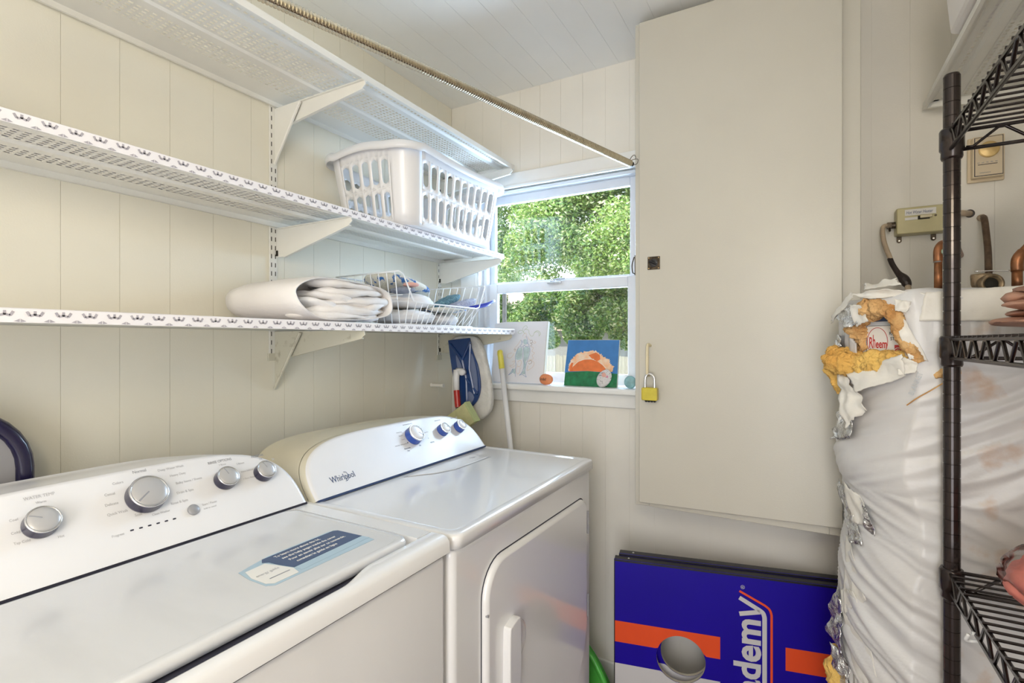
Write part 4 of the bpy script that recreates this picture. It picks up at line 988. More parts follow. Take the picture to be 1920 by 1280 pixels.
def stone(name, label, m_, c, h, rx=0, ry=0):
    vf = puffy(c, h, e=2.1, nu=28, nv=18, amp=.0015, fr=40)
    T = Matrix.Translation(c) @ Matrix.Rotation(R(ry), 4, 'Y') @ Matrix.Translation(-Vector(c)); vf = xf(vf, T)
    dz = min(p[2] for p in vf[0]) - 1.1366; vf = ([(p[0], p[1], p[2] - dz) for p in vf[0]], vf[1])
    t_ = thing(name, label, 'stone', (c[0], c[1], 1.1366)); mk('stone_body', vf, m_, t_, smooth=True); return t_, dz
t, dz = stone('painted_stone', 'orange painted stone lettered Smile beside the pencil drawing', 'rock_orange', (.480, 1.852, 1.158), (.030, .012, .022))
text('painted_lettering', 'Smile!', 'black_print', .0165, frame_axes((.456, 1.8392, 1.1545), (1, 0, 0), (0, 0, 1)), t, xs=.75)
t, dz = stone('painted_stone', 'speckled grey painted stone leaning on the sunset painting', 'rock_grey', (.722, 1.851, 1.170), (.026, .009, .036), ry=35)
for (x_, z_, l_) in ((.712, 1.190, .010), (.706, 1.181, .010)):
    mk('painted_lash', tube([(x_, 1.8405, z_), (x_ + l_, 1.8405, z_ + .003)], .0008, 5), 'black_print', t)
mk('painted_mouth', lathe((.737, 1.8425, 1.178), (0, -1, 0), [(.0045, 0), (.004, .001)], 14), 'rock_pink', t)
mk('painted_cheek', lathe((.724, 1.8425, 1.184), (0, -1, 0), [(.009, 0), (.008, .0006)], 14), 'pink_cloth', t)
t, dz = stone('painted_stone', 'teal painted stone at the right end of the sill', 'rock_teal', (.822, 1.851, 1.165), (.022, .010, .024))

# ------------------------------------------------------------------ tall wall cabinet
t = thing('wall_cabinet', 'tall plain cream wall cabinet with latch and pull to the right of the window', 'cabinet', (1.20, 1.75, .781))
CY = 1.645
mk('cabinet_box', join(box(.899, .913, CY + .019, 1.869, .781, 2.338), box(1.494, 1.508, CY + .019, 1.869, .781, 2.338), box(.913, 1.494, CY + .019, 1.869, .781, .795), box(.913, 1.494, CY + .019, 1.869, 2.324, 2.338), box(.913, 1.494, 1.860, 1.869, .795, 2.324)), 'cab', t)
mk('face_frame', framebox(.899, 1.508, .781, 2.338, CY, CY + .019, .045, .072, .05, .03), 'cab', t, bevel=.002)
dv = [(.917, .7955), (1.466, .808), (1.466, 2.328), (.917, 2.330)]
mk('door', prism(dv, Matrix(((1, 0, 0, 0), (0, 0, 1, CY - .0195), (0, 1, 0, 0), (0, 0, 0, 1))), .019), 'cab', t, bevel=.0025)
YD = CY - .0195
lt = mk('latch', box(.9450, .9835, YD - .003, YD, 1.537, 1.578), 'antique', t, bevel=.001, label='dark antique square turn latch')
mk('latch_turn', join(lathe((.964, YD - .003, 1.5575), (0, -1, 0), [(.013, 0), (.013, .003), (.008, .004)], 20), tube([(.951, YD - .010, 1.563), (.962, YD - .012, 1.560), (.974, YD - .008, 1.552)], [.003, .004, .003], 8)), 'black', lt)
for a in (.949, .9795):
    for b in (1.541, 1.574): mk('screw', lathe((a, YD - .003, b), (0, -1, 0), [(.0018, 0), (.0016, .001)], 8), 'gold', lt)
mk('pull_handle', tube(curve_pts([(.953, YD, 1.297), (.950, YD - .014, 1.300), (.949, YD - .022, 1.290), (.949, YD - .024, 1.25), (.949, YD - .022, 1.212), (.950, YD - .014, 1.204), (.952, YD, 1.206)], 6), .0048, 10), 'ivory_handle', t, smooth=True)
mk('side_catch', join(box(.8955, .8988, CY + .006, CY + .016, 1.527, 1.592), tube(curve_pts([(.896, CY, 1.585), (.889, CY, 1.56), (.891, CY, 1.535), (.898, CY - .002, 1.53)], 5), .0018, 6)), 'antique', t)
t = thing('padlock', 'yellow brass combination padlock hanging on the cabinet pull', 'padlock', (.9575, YD - .022, 1.124))
mk('lock_body', box(.934, .981, YD - .032, YD - .012, 1.126, 1.166), 'lockface', t, bevel=.003)
mk('side_plate', join(box(.9335, .9355, YD - .0325, YD - .0115, 1.128, 1.164), box(.9795, .9815, YD - .0325, YD - .0115, 1.128, 1.164)), 'brass', t)
mk('shackle', tube(curve_pts([(.9425, YD - .022, 1.160), (.9425, YD - .022, 1.190), (.946, YD - .0215, 1.202), (.957, YD - .021, 1.2085), (.968, YD - .0215, 1.202), (.9715, YD - .022, 1.190), (.9715, YD - .022, 1.160)], 6), .0042, 10), 'chrome', t, smooth=True)
for i in range(4): mk('code_wheel', lathe((.9425 + i * .0088, YD - .022, 1.1265), (1, 0, 0), [(.0055, 0), (.0065, .002), (.0065, .005), (.0055, .0065)], 14), 'black', t)
for i in range(3): mk('engraving', box(.942, .973, YD - .0322, YD - .032, 1.150 - i * .0035, 1.1505 - i * .0035), 'brass', t)

# ------------------------------------------------------------------ two bean bag boards leaning on the far wall
bx, by = .839, 1.612; bd = Vector((.978, .208, 0)).normalized(); bn = Vector((bd.y, -bd.x, 0))           # bn: towards the room
BL, BH = .90, .602
def board(label, off_s, off_n, printed, zt):
    o = Vector((bx, by, 0)) + bd * off_s - bn * off_n
    t = thing('bean_bag_board', label, 'game board', tuple(o + bd * BL / 2), None)
    m = frame_axes(tuple(o), tuple(bd), (0, 0, 1))    # local z = bd x up
    # ensure local z faces the room
    s_ = 1 if Vector((m[0][2], m[1][2], 0)).dot(bn) > 0 else -1
    hc = (.206, .313); hr = .0735
    angs = sorted([2 * math.pi * k / 48 for k in range(48)] + [math.atan2((y_ - hc[1]), (x_ - hc[0])) % (2 * math.pi) for x_, y_ in ((0, .0), (BL, 0), (BL, zt), (0, zt))])
    n = len(angs); V = []; out = []
    for a in angs:
        ca, sa = math.cos(a), math.sin(a); c = []
        if ca > 1e-6: c.append((BL - hc[0]) / ca)
        if ca < -1e-6: c.append((0 - hc[0]) / ca)
        if sa > 1e-6: c.append((zt - hc[1]) / sa)
        if sa < -1e-6: c.append((0 - hc[1]) / sa)
        r = min(c); out.append((hc[0] + ca * r, hc[1] + sa * r))
    inn = [(hc[0] + math.cos(a) * hr, hc[1] + math.sin(a) * hr) for a in angs]
    for z_ in (0, -.006 * s_):
        for p in out + inn: V.append(tuple(m @ Vector((p[0], p[1], z_))))
    Fc = []
    for i in range(n):
        j = (i + 1) % n
        Fc += [(i, j, n + j, n + i), (2 * n + i, 3 * n + i, 3 * n + j, 2 * n + j), (n + i, n + j, 3 * n + j, 3 * n + i), (i, 2 * n + i, 2 * n + j, j)]
    mk('board_face', (V, Fc), 'royal', t)
    # hole core edge
    V = []; Fc = []
    for z_ in (-.0002 * s_, -.012 * s_):
        for a in range(48): V.append(tuple(m @ Vector((hc[0] + math.cos(2 * math.pi * a / 48) * (hr - .0004), hc[1] + math.sin(2 * math.pi * a / 48) * (hr - .0004), z_))))
    mk('hole_edge', (V, [(i, (i + 1) % 48, 48 + (i + 1) % 48, 48 + i) for i in range(48)]), 'board_wood', t)
    f0, f1 = -.006 * s_, -.036 * s_
    def fb(a0, a1, b0, b1):
        vv = [tuple(m @ Vector((a, b, c))) for c in (f0, f1) for a, b in ((a0, b0), (a1, b0), (a1, b1), (a0, b1))]
        return vv, [(0, 1, 2, 3), (7, 6, 5, 4), (0, 4, 5, 1), (1, 5, 6, 2), (2, 6, 7, 3), (3, 7, 4, 0)]
    for a in ((0, BL, zt - .018, zt + .0), (0, BL, 0, .018), (0, .018, .018, zt - .018), (BL - .018, BL, .018, zt - .018)):
        mk('frame_rail', fb(*a), 'board_edge', t, bevel=.002)
    mk('corner_rivet', lathe(tuple(m @ Vector((.045, zt + .0002, -.02 * s_))), (0, 0, 1), [(.004, 0), (.003, .0012)], 12), 'chrome', t)
    mk('edge_trim', fb_thin(m, s_, zt), 'board_edge', t)
    if printed:
        def area_(poly, m_, nm, e=.0004): 
            mm = m @ Matrix.Translation((0, 0, .0001 * s_)); mk(nm, prism(poly, mm, e * s_), m_, t)
        def stripe(x0, x1, z0, z1, m_, nm):
            """stripe that is cut by the round hole"""
            if x0 < hc[0] < x1:
                lo, hi = [], []
                N = 40; xs = [x0 + (x1 - x0) * i / N for i in range(N + 1)]
                V = []; Fc = []
                for xx in xs:
                    h = hr * hr - (xx - hc[0]) ** 2; h = math.sqrt(h) if h > 0 else 0
                    a, b = z0, z1
                    if h:
                        if z0 > hc[1]: a = min(max(z0, hc[1] + h), z1)
                        elif z1 < hc[1] + 1e-6: b = max(min(z1, hc[1] - h), z0)
                        else: a = min(max(z0, hc[1] + h), z1)
                    V += [tuple(m @ Vector((xx, a, .0006 * s_))), tuple(m @ Vector((xx, b, .0006 * s_)))]
                for i in range(N): Fc.append((2 * i, 2 * i + 2, 2 * i + 3, 2 * i + 1))
                mk(nm, (V, Fc), m_, t)
            else: area_([(x0, z0), (x1, z0), (x1, z1), (x0, z1)], m_, nm)
        stripe(.001, .321, .336, .404, 'orange', 'orange_stripe'); stripe(.001, .321, .02, .267, 'greywhite', 'grey_stripe')
        stripe(.501, BL - .002, .336, .404, 'orange', 'orange_stripe'); stripe(.501, BL - .002, .02, .267, 'greywhite', 'grey_stripe')
        # lettering runs upwards; text x axis = up, text y axis = left
        def tm(x_, z_): return frame_axes(tuple(m @ Vector((x_, z_, .0008 * s_))), (0, 0, 1), tuple(-bd))
        text('lettering', 'Academ', 'greywhite', .103, tm(.4315, .475), t, xs=1.02, bold=.0030, ext=.0002, align='RIGHT')
        # the y with its tail bending into the underline bar
        def ribbon(pts, w_, m_, nm):
            P_ = [Vector((p.x, p.y)) for p in pts]; V = []; Fc = []
            for i, p in enumerate(P_):
                d = (P_[min(i + 1, len(P_) - 1)] - P_[max(i - 1, 0)]).normalized(); q = Vector((-d.y, d.x)) * w_ / 2
                V += [tuple(m @ Vector((p.x + q.x, p.y + q.y, .0009 * s_))), tuple(m @ Vector((p.x - q.x, p.y - q.y, .0009 * s_)))]
            for i in range(len(P_) - 1): Fc.append((2 * i, 2 * i + 1, 2 * i + 3, 2 * i + 2))
            mk(nm, (V, Fc), m_, t)
        L3 = lambda a: [Vector((p[0], p[1], 0)) for p in a]
        arc = L3([(.375, .5335), (.430, .504)]) + curve_pts([(.430, .504, 0), (.4395, .497, 0), (.4440, .485, 0), (.4445, .470, 0)], 5) + L3([(.4445, .03)])
        ribbon(arc, .0125, 'greywhite', 'letter_y')
        ribbon(L3([(.375, .4845), (.432, .4985)]), .0135, 'greywhite', 'letter_y_arm')
        arc = L3([(.375, .5535), (.445, .520)]) + curve_pts([(.445, .520, 0), (.4575, .510, 0), (.4630, .495, 0), (.4635, .478, 0)], 5) + L3([(.4635, .03)])
        ribbon(arc, .0065, 'orange', 'orange_line')
        text('registered_mark', '®', 'greywhite', .016, tm(.390, .5605), t)
    return t
def fb_thin(m, s_, zt):
    V = [tuple(m @ Vector(p)) for p in ((0, zt - .005, .0008 * s_), (BL, zt - .005, .0008 * s_), (BL, zt + .0005, .0008 * s_), (0, zt + .0005, .0008 * s_), (0, 0, .0008 * s_), (.003, 0, .0008 * s_), (.003, zt - .005, .0008 * s_), (0, zt - .005, .0008 * s_))]
    return V, [(0, 1, 2, 3), (4, 5, 6, 7)]
board('blue orange and grey printed bean bag board in front, with round hole and white lettering', 0, 0, True, BH)
board('second bean bag board standing behind the printed front one, black top edge showing', .012, .040, True, .606)

# ------------------------------------------------------------------ water heater wrapped in an insulation blanket
HC = Vector((1.756, 1.46, 0))
WH = thing('water_heater', 'water heater wrapped in torn wrinkled white insulation blanket in the right corner', 'water heater', (HC.x, HC.y, 0))
def rphi(ph, z):
    d = (ph - 195 + 180) % 360 - 180
    b = .04 * math.exp(-.5 * (d / 30) ** 2)
    pinch = .016 * math.exp(-((z - .93) / .09) ** 2) + .012 * math.exp(-((z - .50) / .10) ** 2)
    bulge = .013 * math.exp(-((z - 1.06) / .07) ** 2)
    r = .268 + b * (1 - .25 * math.exp(-((z - 1.2) / .05) ** 2)) + (bulge - pinch) * math.exp(-.5 * (d / 35) ** 2)
    sn, cs_ = math.sin(R(ph)), math.cos(R(ph))          # squashed against the rack in front and the wall on the right
    if sn < 0: r = min(r, .212 / max(-sn, .05))
    if cs_ > 0: r = min(r, .254 / max(cs_, .05))
    return r
def bl_disp(ph, z):
    s = R(ph) * .28
    if z < 1.27:
        k = .45 if z > 1.0 else -.25 - 1.2 * (1.0 - z)
        q = z - k * (s - R(195) * .28) * (1 if z > .9 else .9)
    else: q = z
    f = noise.noise(Vector((s * 3.2, q * 22, 1.3))) ; f2 = noise.noise(Vector((s * 6, q * 52, 7.1)))
    amp = .004 + .007 * min(1, max(0, (1.08 - z) / .5))
    rid = (1 - abs(f) * 2.4); rid2 = (1 - abs(f2) * 2.4)
    r = amp * rid + amp * .45 * rid2
    if z > 1.26:   # vertical gathers towards the top
        g_ = noise.noise(Vector((s * 42, z * 3, 3.0))); r = r * .4 + .004 * (1 - abs(g_) * 2.2) * min(1, (z - 1.26) / .05)
    return r
def in_hole(ph, z):
    e = .9 * noise.noise(Vector((ph * .22, z * 38, 5))) 
    u = (ph - 213.5) / 12.5; v = (z - 1.320) / .062
    return abs(u) ** 2.6 + abs(v) ** 2.6 + e * .5 < 1
NP, NZ = 420, 300; ZT = 1.405
V = []; Fc = []
for j in range(NZ + 1):
    z = .012 + (ZT - .012) * j / NZ
    for i in range(NP):
        ph = 360 * i / NP; zz = z
        r = rphi(ph, z) + bl_disp(ph, z)
        e = (z - (ZT - .02)) / .02
        if e > 0: r -= .010 * e * e
        if z < .04: r -= .01 * (1 - (z - .012) / .028)
        top = 0 if z < 1.3 else (z - 1.3) / .1 * (.006 * math.sin(R(ph) * 5) + .008 * noise.noise(Vector((R(ph) * 6, 0, 2))))
        V.append((HC.x + r * math.cos(R(ph)), HC.y + r * math.sin(R(ph)), z + top))
for j in range(NZ):
    z = .012 + (ZT - .012) * (j + .5) / NZ
    for i in range(NP):
        if in_hole(360 * (i + .5) / NP, z): continue
        i2 = (i + 1) % NP; Fc.append((j * NP + i, j * NP + i2, (j + 1) * NP + i2, (j + 1) * NP + i))
k0 = NZ * NP; rings = [(.9, .004), (.7, .010), (.4, .012), (.12, .012)]
for s_, dz in rings:
    for i in range(NP):
        p = V[k0 + i]; q = .004 * noise.noise(Vector((p[0] * 30 * s_, p[1] * 30, 4)))
        V.append((HC.x + (p[0] - HC.x) * s_, HC.y + (p[1] - HC.y) * s_, ZT + dz * .6 + q + (p[2] - ZT) * s_))
for r_ in range(len(rings)):
    a0 = k0 + r_ * NP
    for i in range(NP): i2 = (i + 1) % NP; Fc.append((a0 + i, a0 + i2, a0 + NP + i2, a0 + NP + i))
o = mk('blanket', (V, Fc), 'blanket', WH, smooth=True)
s = o.modifiers.new('thickness', 'SOLIDIFY'); s.thickness = .003; s.offset = -1
mk('tank', lathe((HC.x, HC.y + .035, .02), (0, 0, 1), [(.20, 0), (.214, .01), (.214, 1.34), (.19, 1.36), (.05, 1.372)], 64), 'jacket', WH, smooth=True)
# control plate facing the room through the tear
A = Vector((1.486, 1.345, 0)); B = Vector((1.566, 1.275, 0)); pd = (B - A).normalized(); pm = frame_axes((A.x, A.y, 0), tuple(pd), (0, 0, 1))
def PR(x0, x1, z0, z1, d, z_=0): return prism([(x0, z0), (x1, z0), (x1, z1), (x0, z1)], pm @ Matrix.Translation((0, 0, z_)), d)
cp = mk('control_cover', PR(-.008, .118, 1.245, 1.352, -.055, 0), 'plate_border', WH)
mk('cover_top', PR(-.004, .118, 1.3525, 1.372, -.04, -.004), 'steel_blue', WH)
mk('label_plate', PR(.009, .116, 1.247, 1.3425, .0008), 'paper', cp)
mk('black_rule', join(PR(.0080, .0088, 1.247, 1.3433, .0010), PR(.008, .116, 1.3427, 1.3433, .0010)), 'black_print', cp)
mk('orange_side_strip', PR(-.016, -.0085, 1.25, 1.345, -.03, -.002), 'orange_strip', cp)
mk('dark_side', PR(-.03, -.0165, 1.24, 1.36, -.02, -.012), 'red', cp, label='dark rust red side')
el = [(.0315 + .0213 * math.cos(R(a)), 1.3095 + .0295 * math.sin(R(a))) for a in range(-48, 229, 6)]
mk('logo_ring', tube([tuple(pm @ Vector((p[0], p[1], .0012))) for p in el], .0006, 5), 'red_print', cp)
def pt_(x, z): return frame_axes(tuple(pm @ Vector((x, z, .0010))), tuple(pd), (0, 0, 1))
text('lettering', 'R', 'red_print', .0330, pt_(.0135, 1.2965), cp, xs=.42, bold=.0004)
text('lettering', 'h', 'red_print', .0400, pt_(.0215, 1.2965), cp, xs=.30, bold=.0004)
text('lettering', 'eem', 'red_print', .0250, pt_(.0278, 1.2965), cp, xs=.56, bold=.0005)
text('lettering', 'RHEEM', 'black_print', .0095, pt_(.0555, 1.3235), cp, xs=.9)
text('lettering', 'STANDARD', 'black_print', .0095, pt_(.0580, 1.3125), cp, xs=.9)
text('lettering', 'residential electric', 'print', .0045, pt_(.056, 1.336), cp)
mk('red_square', PR(.0665, .090, 1.270, 1.303, .0004, .0008), 'red_print', cp)
for r_ in (.0085, .0045): mk('swirl', tube([tuple(pm @ Vector((.074 + r_ * math.cos(R(a)), 1.2885 + r_ * math.sin(R(a)), .0014))) for a in range(-20, 240, 12)], .0008, 5), 'paper', cp)
def C(ph, z, off=0): r = rphi(ph, z) + off; return (HC.x + r * math.cos(R(ph)), HC.y + r * math.sin(R(ph)), z)
def W3(u):  return u
# insulation wool around the tear
mk('insulation_wool', lump_tube([C(199, 1.345, -.012), C(207, 1.372, -.004), C(213, 1.378, .002), C(219, 1.372, .002)], [.014, .020, .022, .014], 1, .34, 46), 'tan_wool', WH, smooth=True)
mk('insulation_wool', lump_tube([C(218, 1.377, .0), C(222, 1.352, .002), C(223, 1.322, .001), C(226, 1.295, .001), C(228, 1.268, 0)], [.016, .013, .011, .012, .010], 2, .34, 50), 'tan_wool', WH, smooth=True)
mk('insulation_wool', lump_tube([C(197, 1.350, -.006), C(200, 1.335, -.012), C(200, 1.315, -.02), C(203, 1.29, -.024)], [.020, .022, .018, .014], 3, .34, 46), 'tan_wool', WH, smooth=True)
mk('insulation_wool', lump_tube([C(188, 1.300, .002), C(191, 1.275, .014), C(197, 1.262, .013), C(206, 1.262, .002), C(214, 1.270, -.004), C(221, 1.275, -.006), C(226, 1.265, -.006)], [.012, .028, .028, .022, .020, .017, .012], 4, .32, 38), 'yellow_wool', WH, smooth=True)
mk('insulation_wool', lump_tube([C(187, 1.278, .010), C(188, 1.245, .016), C(189, 1.215, .012), C(190, 1.190, .008)], [.022, .024, .019, .012], 5, .32, 38), 'yellow_wool', WH, smooth=True)
mk('insulation_wool', lump_tube([C(232, 1.243, .001), C(235, 1.250, .003), C(239, 1.256, .002)], [.005, .010, .007], 6, .3, 60), 'tan_wool', WH, smooth=True)
mk('insulation_wool', lump_tube([C(188, .60, .012), C(190, .55, .020), C(192, .50, .016), C(192, .44, .0)], [.010, .024, .026, .020], 7, .32, 38), 'yellow_wool', WH, smooth=True)
# torn vinyl flaps and foil
random.seed(11)
def flap(nm, m_, A_, B_, C_, D_, amp=.004, fr=30, seed=0, jag=.03, th=.0012, label=None, nu=18, nv=12):
    mk(nm, patch(A_, B_, C_, D_, nu, nv, amp, fr, seed, jag), m_, WH, smooth=True, solid=th, label=label)
flap('vinyl_flap', 'vinyl_in', C(186, 1.372, .020), C(203, 1.418, .012), C(206, 1.405, .016), C(189, 1.352, .024), .003, 34, 1, .06)
flap('vinyl_flap', 'vinyl_in', C(203, 1.412, .010), C(218, 1.418, .012), C(232, 1.400, .008), C(212, 1.400, .014), .004, 34, 2, .06)
flap('vinyl_flap', 'vinyl_in', C(198, 1.438, -.03), C(214, 1.440, -.04), C(218, 1.425, -.03), C(204, 1.424, -.01), .004, 40, 3, .10)
flap('foil_flap', 'foil', C(192, 1.366, .022), C(205, 1.388, .018), C(212, 1.352, .018), C(203, 1.340, .022), .004, 60, 4, .05, label='crinkled silver foil facing')
flap('vinyl_flap', 'vinyl_in', C(205, 1.390, .022), C(211, 1.386, .022), C(214, 1.352, .020), C(208, 1.342, .022), .003, 50, 5, .06)
flap('vinyl_flap', 'vinyl_in', C(221.5, 1.374, .014), C(226, 1.350, .012), C(231, 1.272, .006), C(227, 1.276, .010), .003, 34, 6, .04)
flap('vinyl_flap', 'vinyl_in', C(222, 1.394, .010), C(227, 1.388, .008), C(226, 1.366, .012), C(222.5, 1.372, .014), .004, 60, 7, .08)
flap('vinyl_flap', 'vinyl_in', C(203, 1.240, .026), C(225.5, 1.285, .016), C(226.5, 1.243, .020), C(208.5, 1.202, .034), .004, 26, 8, .05, nu=24)
flap('vinyl_flap', 'vinyl_in', C(224, 1.284, .016), C(229, 1.268, .010), C(228.5, 1.250, .012), C(224, 1.244, .020), .004, 44, 9, .08)
flap('foil_flap', 'vinyl_in', C(193, 1.243, .022), C(202, 1.232, .026), C(212, 1.170, .018), C(203, 1.120, .022), .006, 34, 10, .06, label='glossy white flap hanging below the tear')
flap('foil_flap', 'foil', C(190, 1.175, .016), C(203, 1.165, .020), C(207, 1.105, .014), C(193, 1.085, .014), .005, 55, 11, .06, label='crumpled silver foil')
flap('foil_flap', 'foil', C(187, 1.322, .012), C(195, 1.326, .012), C(198, 1.300, .016), C(189, 1.292, .014), .004, 70, 12, .08, label='small silver foil scrap')
flap('foil_flap', 'foil', C(185, .985, .014), C(193, .975, .010), C(207, .872, .008), C(200, .868, .016), .004, 55, 13, .05, label='torn foil patch at mid height')
flap('vinyl_flap', 'vinyl_in', C(193, .990, .010), C(206, .972, .010), C(208, .920, .010), C(198, .905, .012), .003, 40, 14, .07)
flap('foil_flap', 'foil', C(206, .965, .012), C(209, .955, .014), C(212, .905, .008), C(207, .905, .008), .004, 60, 15, .08, label='folded foil strip')
flap('vinyl_flap', 'vinyl_in', C(193, .870, .010), C(200, .855, .008), C(210, .765, .006), C(197, .700, .010), .003, 36, 16, .05)
flap('vinyl_flap', 'vinyl_in', C(193, .745, .012), C(204, .765, .008), C(215, .610, .006), C(203, .560, .012), .003, 36, 17, .05)
flap('foil_flap', 'foil', C(188, .735, .010), C(196, .725, .012), C(197, .600, .020), C(186, .625, .034), .006, 45, 18, .05, label='crumpled foil bulging low on the left')
flap('foil_flap', 'foil', C(190, .610, .028), C(198, .600, .014), C(204, .470, .012), C(196, .480, .026), .006, 45, 19, .05, label='hanging foil strip near the bottom')
# seam band round the top and tear line
flap('top_band', 'vinyl_in', C(230, 1.404, .004), C(268, 1.412, .004), C(268, 1.347, .008), C(229, 1.349, .008), .0015, 20, 20, .01, nu=40)
mk('tear_line', tube([C(225 + i * 1.3, 1.185 + i * .0062, .0065) for i in range(11)], .0012, 5), 'tan_wool', WH)
pa_ = Vector(C(227.5, 1.205, .0095)); text('printed_word', 'BLANKET', 'plate_border', .014, frame_axes(tuple(pa_), (.30, -.20, .95), (-.80, .55, .30)), WH, xs=.8)

# ------------------------------------------------------------------ pipes above the heater
t = thing('copper_pipe', 'twin copper pipes bent into the wall above the heater, left of the valve', 'pipe', (1.667, 1.60, 1.40))
for i, xx in enumerate((1.6605, 1.680)):
    mk('pipe', tube([(xx, 1.60, 1.424), (xx, 1.60, 1.512)], .0082, 16), 'copper', t, smooth=True)
    mk('elbow', tube(curve_pts([(xx, 1.60, 1.504), (xx, 1.60, 1.528), (xx + .003, 1.603, 1.540), (xx + .010, 1.612, 1.549), (xx + .022, 1.64, 1.552)], 5), .0096, 16), 'copper', t, smooth=True)
    mk('wall_run', tube([(xx + .018, 1.632, 1.552), (xx + .078, 1.868, 1.552)], .0082, 14), 'copper', t, smooth=True)
mk('solder_ring', lathe((1.6605, 1.60, 1.503), (0, 0, 1), [(.0088, 0), (.0102, .002), (.0088, .004)], 18), 'chrome', t)
mk('green_stain', lathe((1.672, 1.592, 1.528), (0, -1, .1), [(.008, 0), (.007, .003), (.003, .004)], 10), 'patina', t)
t = thing('copper_elbow', 'angled copper pipe rising above the heater at the right edge', 'pipe', (1.803, 1.60, 1.40))
mk('pipe', tube([(1.803, 1.60, 1.424), (1.803, 1.60, 1.478)], .0098, 16), 'copper', t, smooth=True)
mk('elbow', tube(curve_pts([(1.803, 1.60, 1.472), (1.803, 1.60, 1.494), (1.806, 1.60, 1.505), (1.814, 1.602, 1.516)], 5), .0114, 16), 'copper', t, smooth=True)
mk('upper_pipe', tube(curve_pts([(1.812, 1.602, 1.514), (1.834, 1.605, 1.545), (1.838, 1.605, 1.575), (1.840, 1.605, 1.632)], 6), .0095, 16), 'copper', t, smooth=True)
mk('valve_handle', join(puffy((1.836, 1.585, 1.634), (.024, .008, .007), e=2.3, nu=20, nv=12, amp=.001), cyl((1.844, 1.605, 1.63), (1.840, 1.585, 1.634), .005)), 'steel_blue', t, smooth=True, label='dark blue valve handle')
mk('wall_stub', tube(curve_pts([(1.840, 1.605, 1.628), (1.852, 1.615, 1.655), (1.90, 1.68, 1.668), (1.965, 1.868, 1.67)], 5), .0095, 12), 'copper', t, smooth=True)
t = thing('drain_valve', 'old bronze valve with round open port and flat lever on top of the heater', 'valve', (1.741, 1.58, 1.41))
mk('valve_body', join(lathe((1.737, 1.585, 1.420), (0, 0, 1), [(.016, -0.0), (.018, .001), (.016, .016), (.019, .024), (.020, .044), (.019, .048)], 20)), 'bronze_valve', t, smooth=True)
mk('port_ring', lathe((1.744, 1.575, 1.442), (.18, -1, 0), [(.018, 0), (.0215, .002), (.0225, .024), (.0205, .027), (.0155, .026), (.015, .004), (.0, .003)], 28), 'bronze_valve', t, smooth=True)
mk('port_inside', lathe((1.7465, 1.560, 1.442), (.18, -1, 0), [(.0145, 0), (.0145, .001), (.006, .003), (0, .003)], 20), 'slot', t)
mk('lever', prism(rrect(.062, .011, .005, 4, .018, 0), frame_axes((1.736, 1.580, 1.4725), (1, 0, -.03), (0, 1, 0)), .003), 'chrome', t, bevel=.001)
t = thing('relief_tube', 'thin brown tube running from a wall hole down behind the bronze valve', 'tube', (1.80, 1.80, 1.40))
mk('tube_body', tube(curve_pts([(1.802, 1.867, 1.652), (1.802, 1.845, 1.648), (1.801, 1.830, 1.636), (1.801, 1.82, 1.61), (1.798, 1.79, 1.55), (1.786, 1.735, 1.49), (1.778, 1.70, 1.43)], 8), .0078, 10), 'pex', t, smooth=True)
mk('wall_collar', tube(curve_pts([(1.802, 1.8685, 1.652), (1.802, 1.855, 1.650), (1.802, 1.842, 1.643)], 5), .0092, 10), 'cable', t, smooth=True)
t = thing('wall_stub_pipe', 'short cream painted pipe stub sticking out of the wall beside the breaker box', 'pipe', (1.775, 1.865, 1.666))
mk('stub_body', cyl((1.778, 1.8685, 1.667), (1.740, 1.80, 1.658), .0082), 'cable', t, smooth=True)
mk('wall_hole', lathe((1.779, 1.8695, 1.667), (0, -1, 0), [(.0115, 0), (.011, .001)], 18), 'tape', t)

# ------------------------------------------------------------------ breaker box, cable and thermostat on the far wall
t = thing('breaker_box', 'olive cream metal switch box labelled Hot Water Heater on the wall', 'switch box', (1.665, 1.84, 1.615))
mk('box_case', box(1.608, 1.722, 1.822, 1.868, 1.617, 1.692), 'switchbox', t, bevel=.004)
mk('name_strip', box(1.627, 1.697, 1.8205, 1.8218, 1.668, 1.685), 'paper', t)
text('lettering', 'Hot Water Heater', 'navy_print', .0125, frame_axes((1.6295, 1.8203, 1.672), (1, 0, 0), (0, 0, 1)), t, xs=.62, shear=.3)
mk('position_strip', box(1.627, 1.656, 1.8205, 1.8218, 1.655, 1.6625), 'paper', t)
mk('switch_slot', box(1.6565, 1.683, 1.8208, 1.8219, 1.6545, 1.665), 'slot', t)
mk('toggle', box(1.661, 1.688, 1.814, 1.8212, 1.6575, 1.6655), 'ivory_handle', t, bevel=.002)
mk('cover_screw', lathe((1.696, 1.8218, 1.6625), (0, -1, 0), [(.003, 0), (.0025, .0018)], 10), 'antique', t)
for xx in (1.620, 1.699):
    e = mk('mounting_ear', join(box(xx - .006, xx + .006, 1.866, 1.8685, 1.604, 1.618), lathe((xx, 1.8685, 1.605), (0, -1, 0), [(.0062, 0), (.0062, .0028)], 14)), 'antique', t)
    mk('screw', lathe((xx, 1.8655, 1.605), (0, -1, 0), [(.003, 0), (.0024, .002)], 10), 'chrome', e)
t = thing('power_cable', 'cream cable with black taped end dropping from the switch box to the heater', 'cable', (1.59, 1.78, 1.43))
mk('connector', join(cyl((1.6075, 1.842, 1.648), (1.592, 1.842, 1.648), .0095), box(1.588, 1.598, 1.832, 1.852, 1.640, 1.656), cyl((1.593, 1.834, 1.640), (1.593, 1.828, 1.630), .003)), 'antique', t)
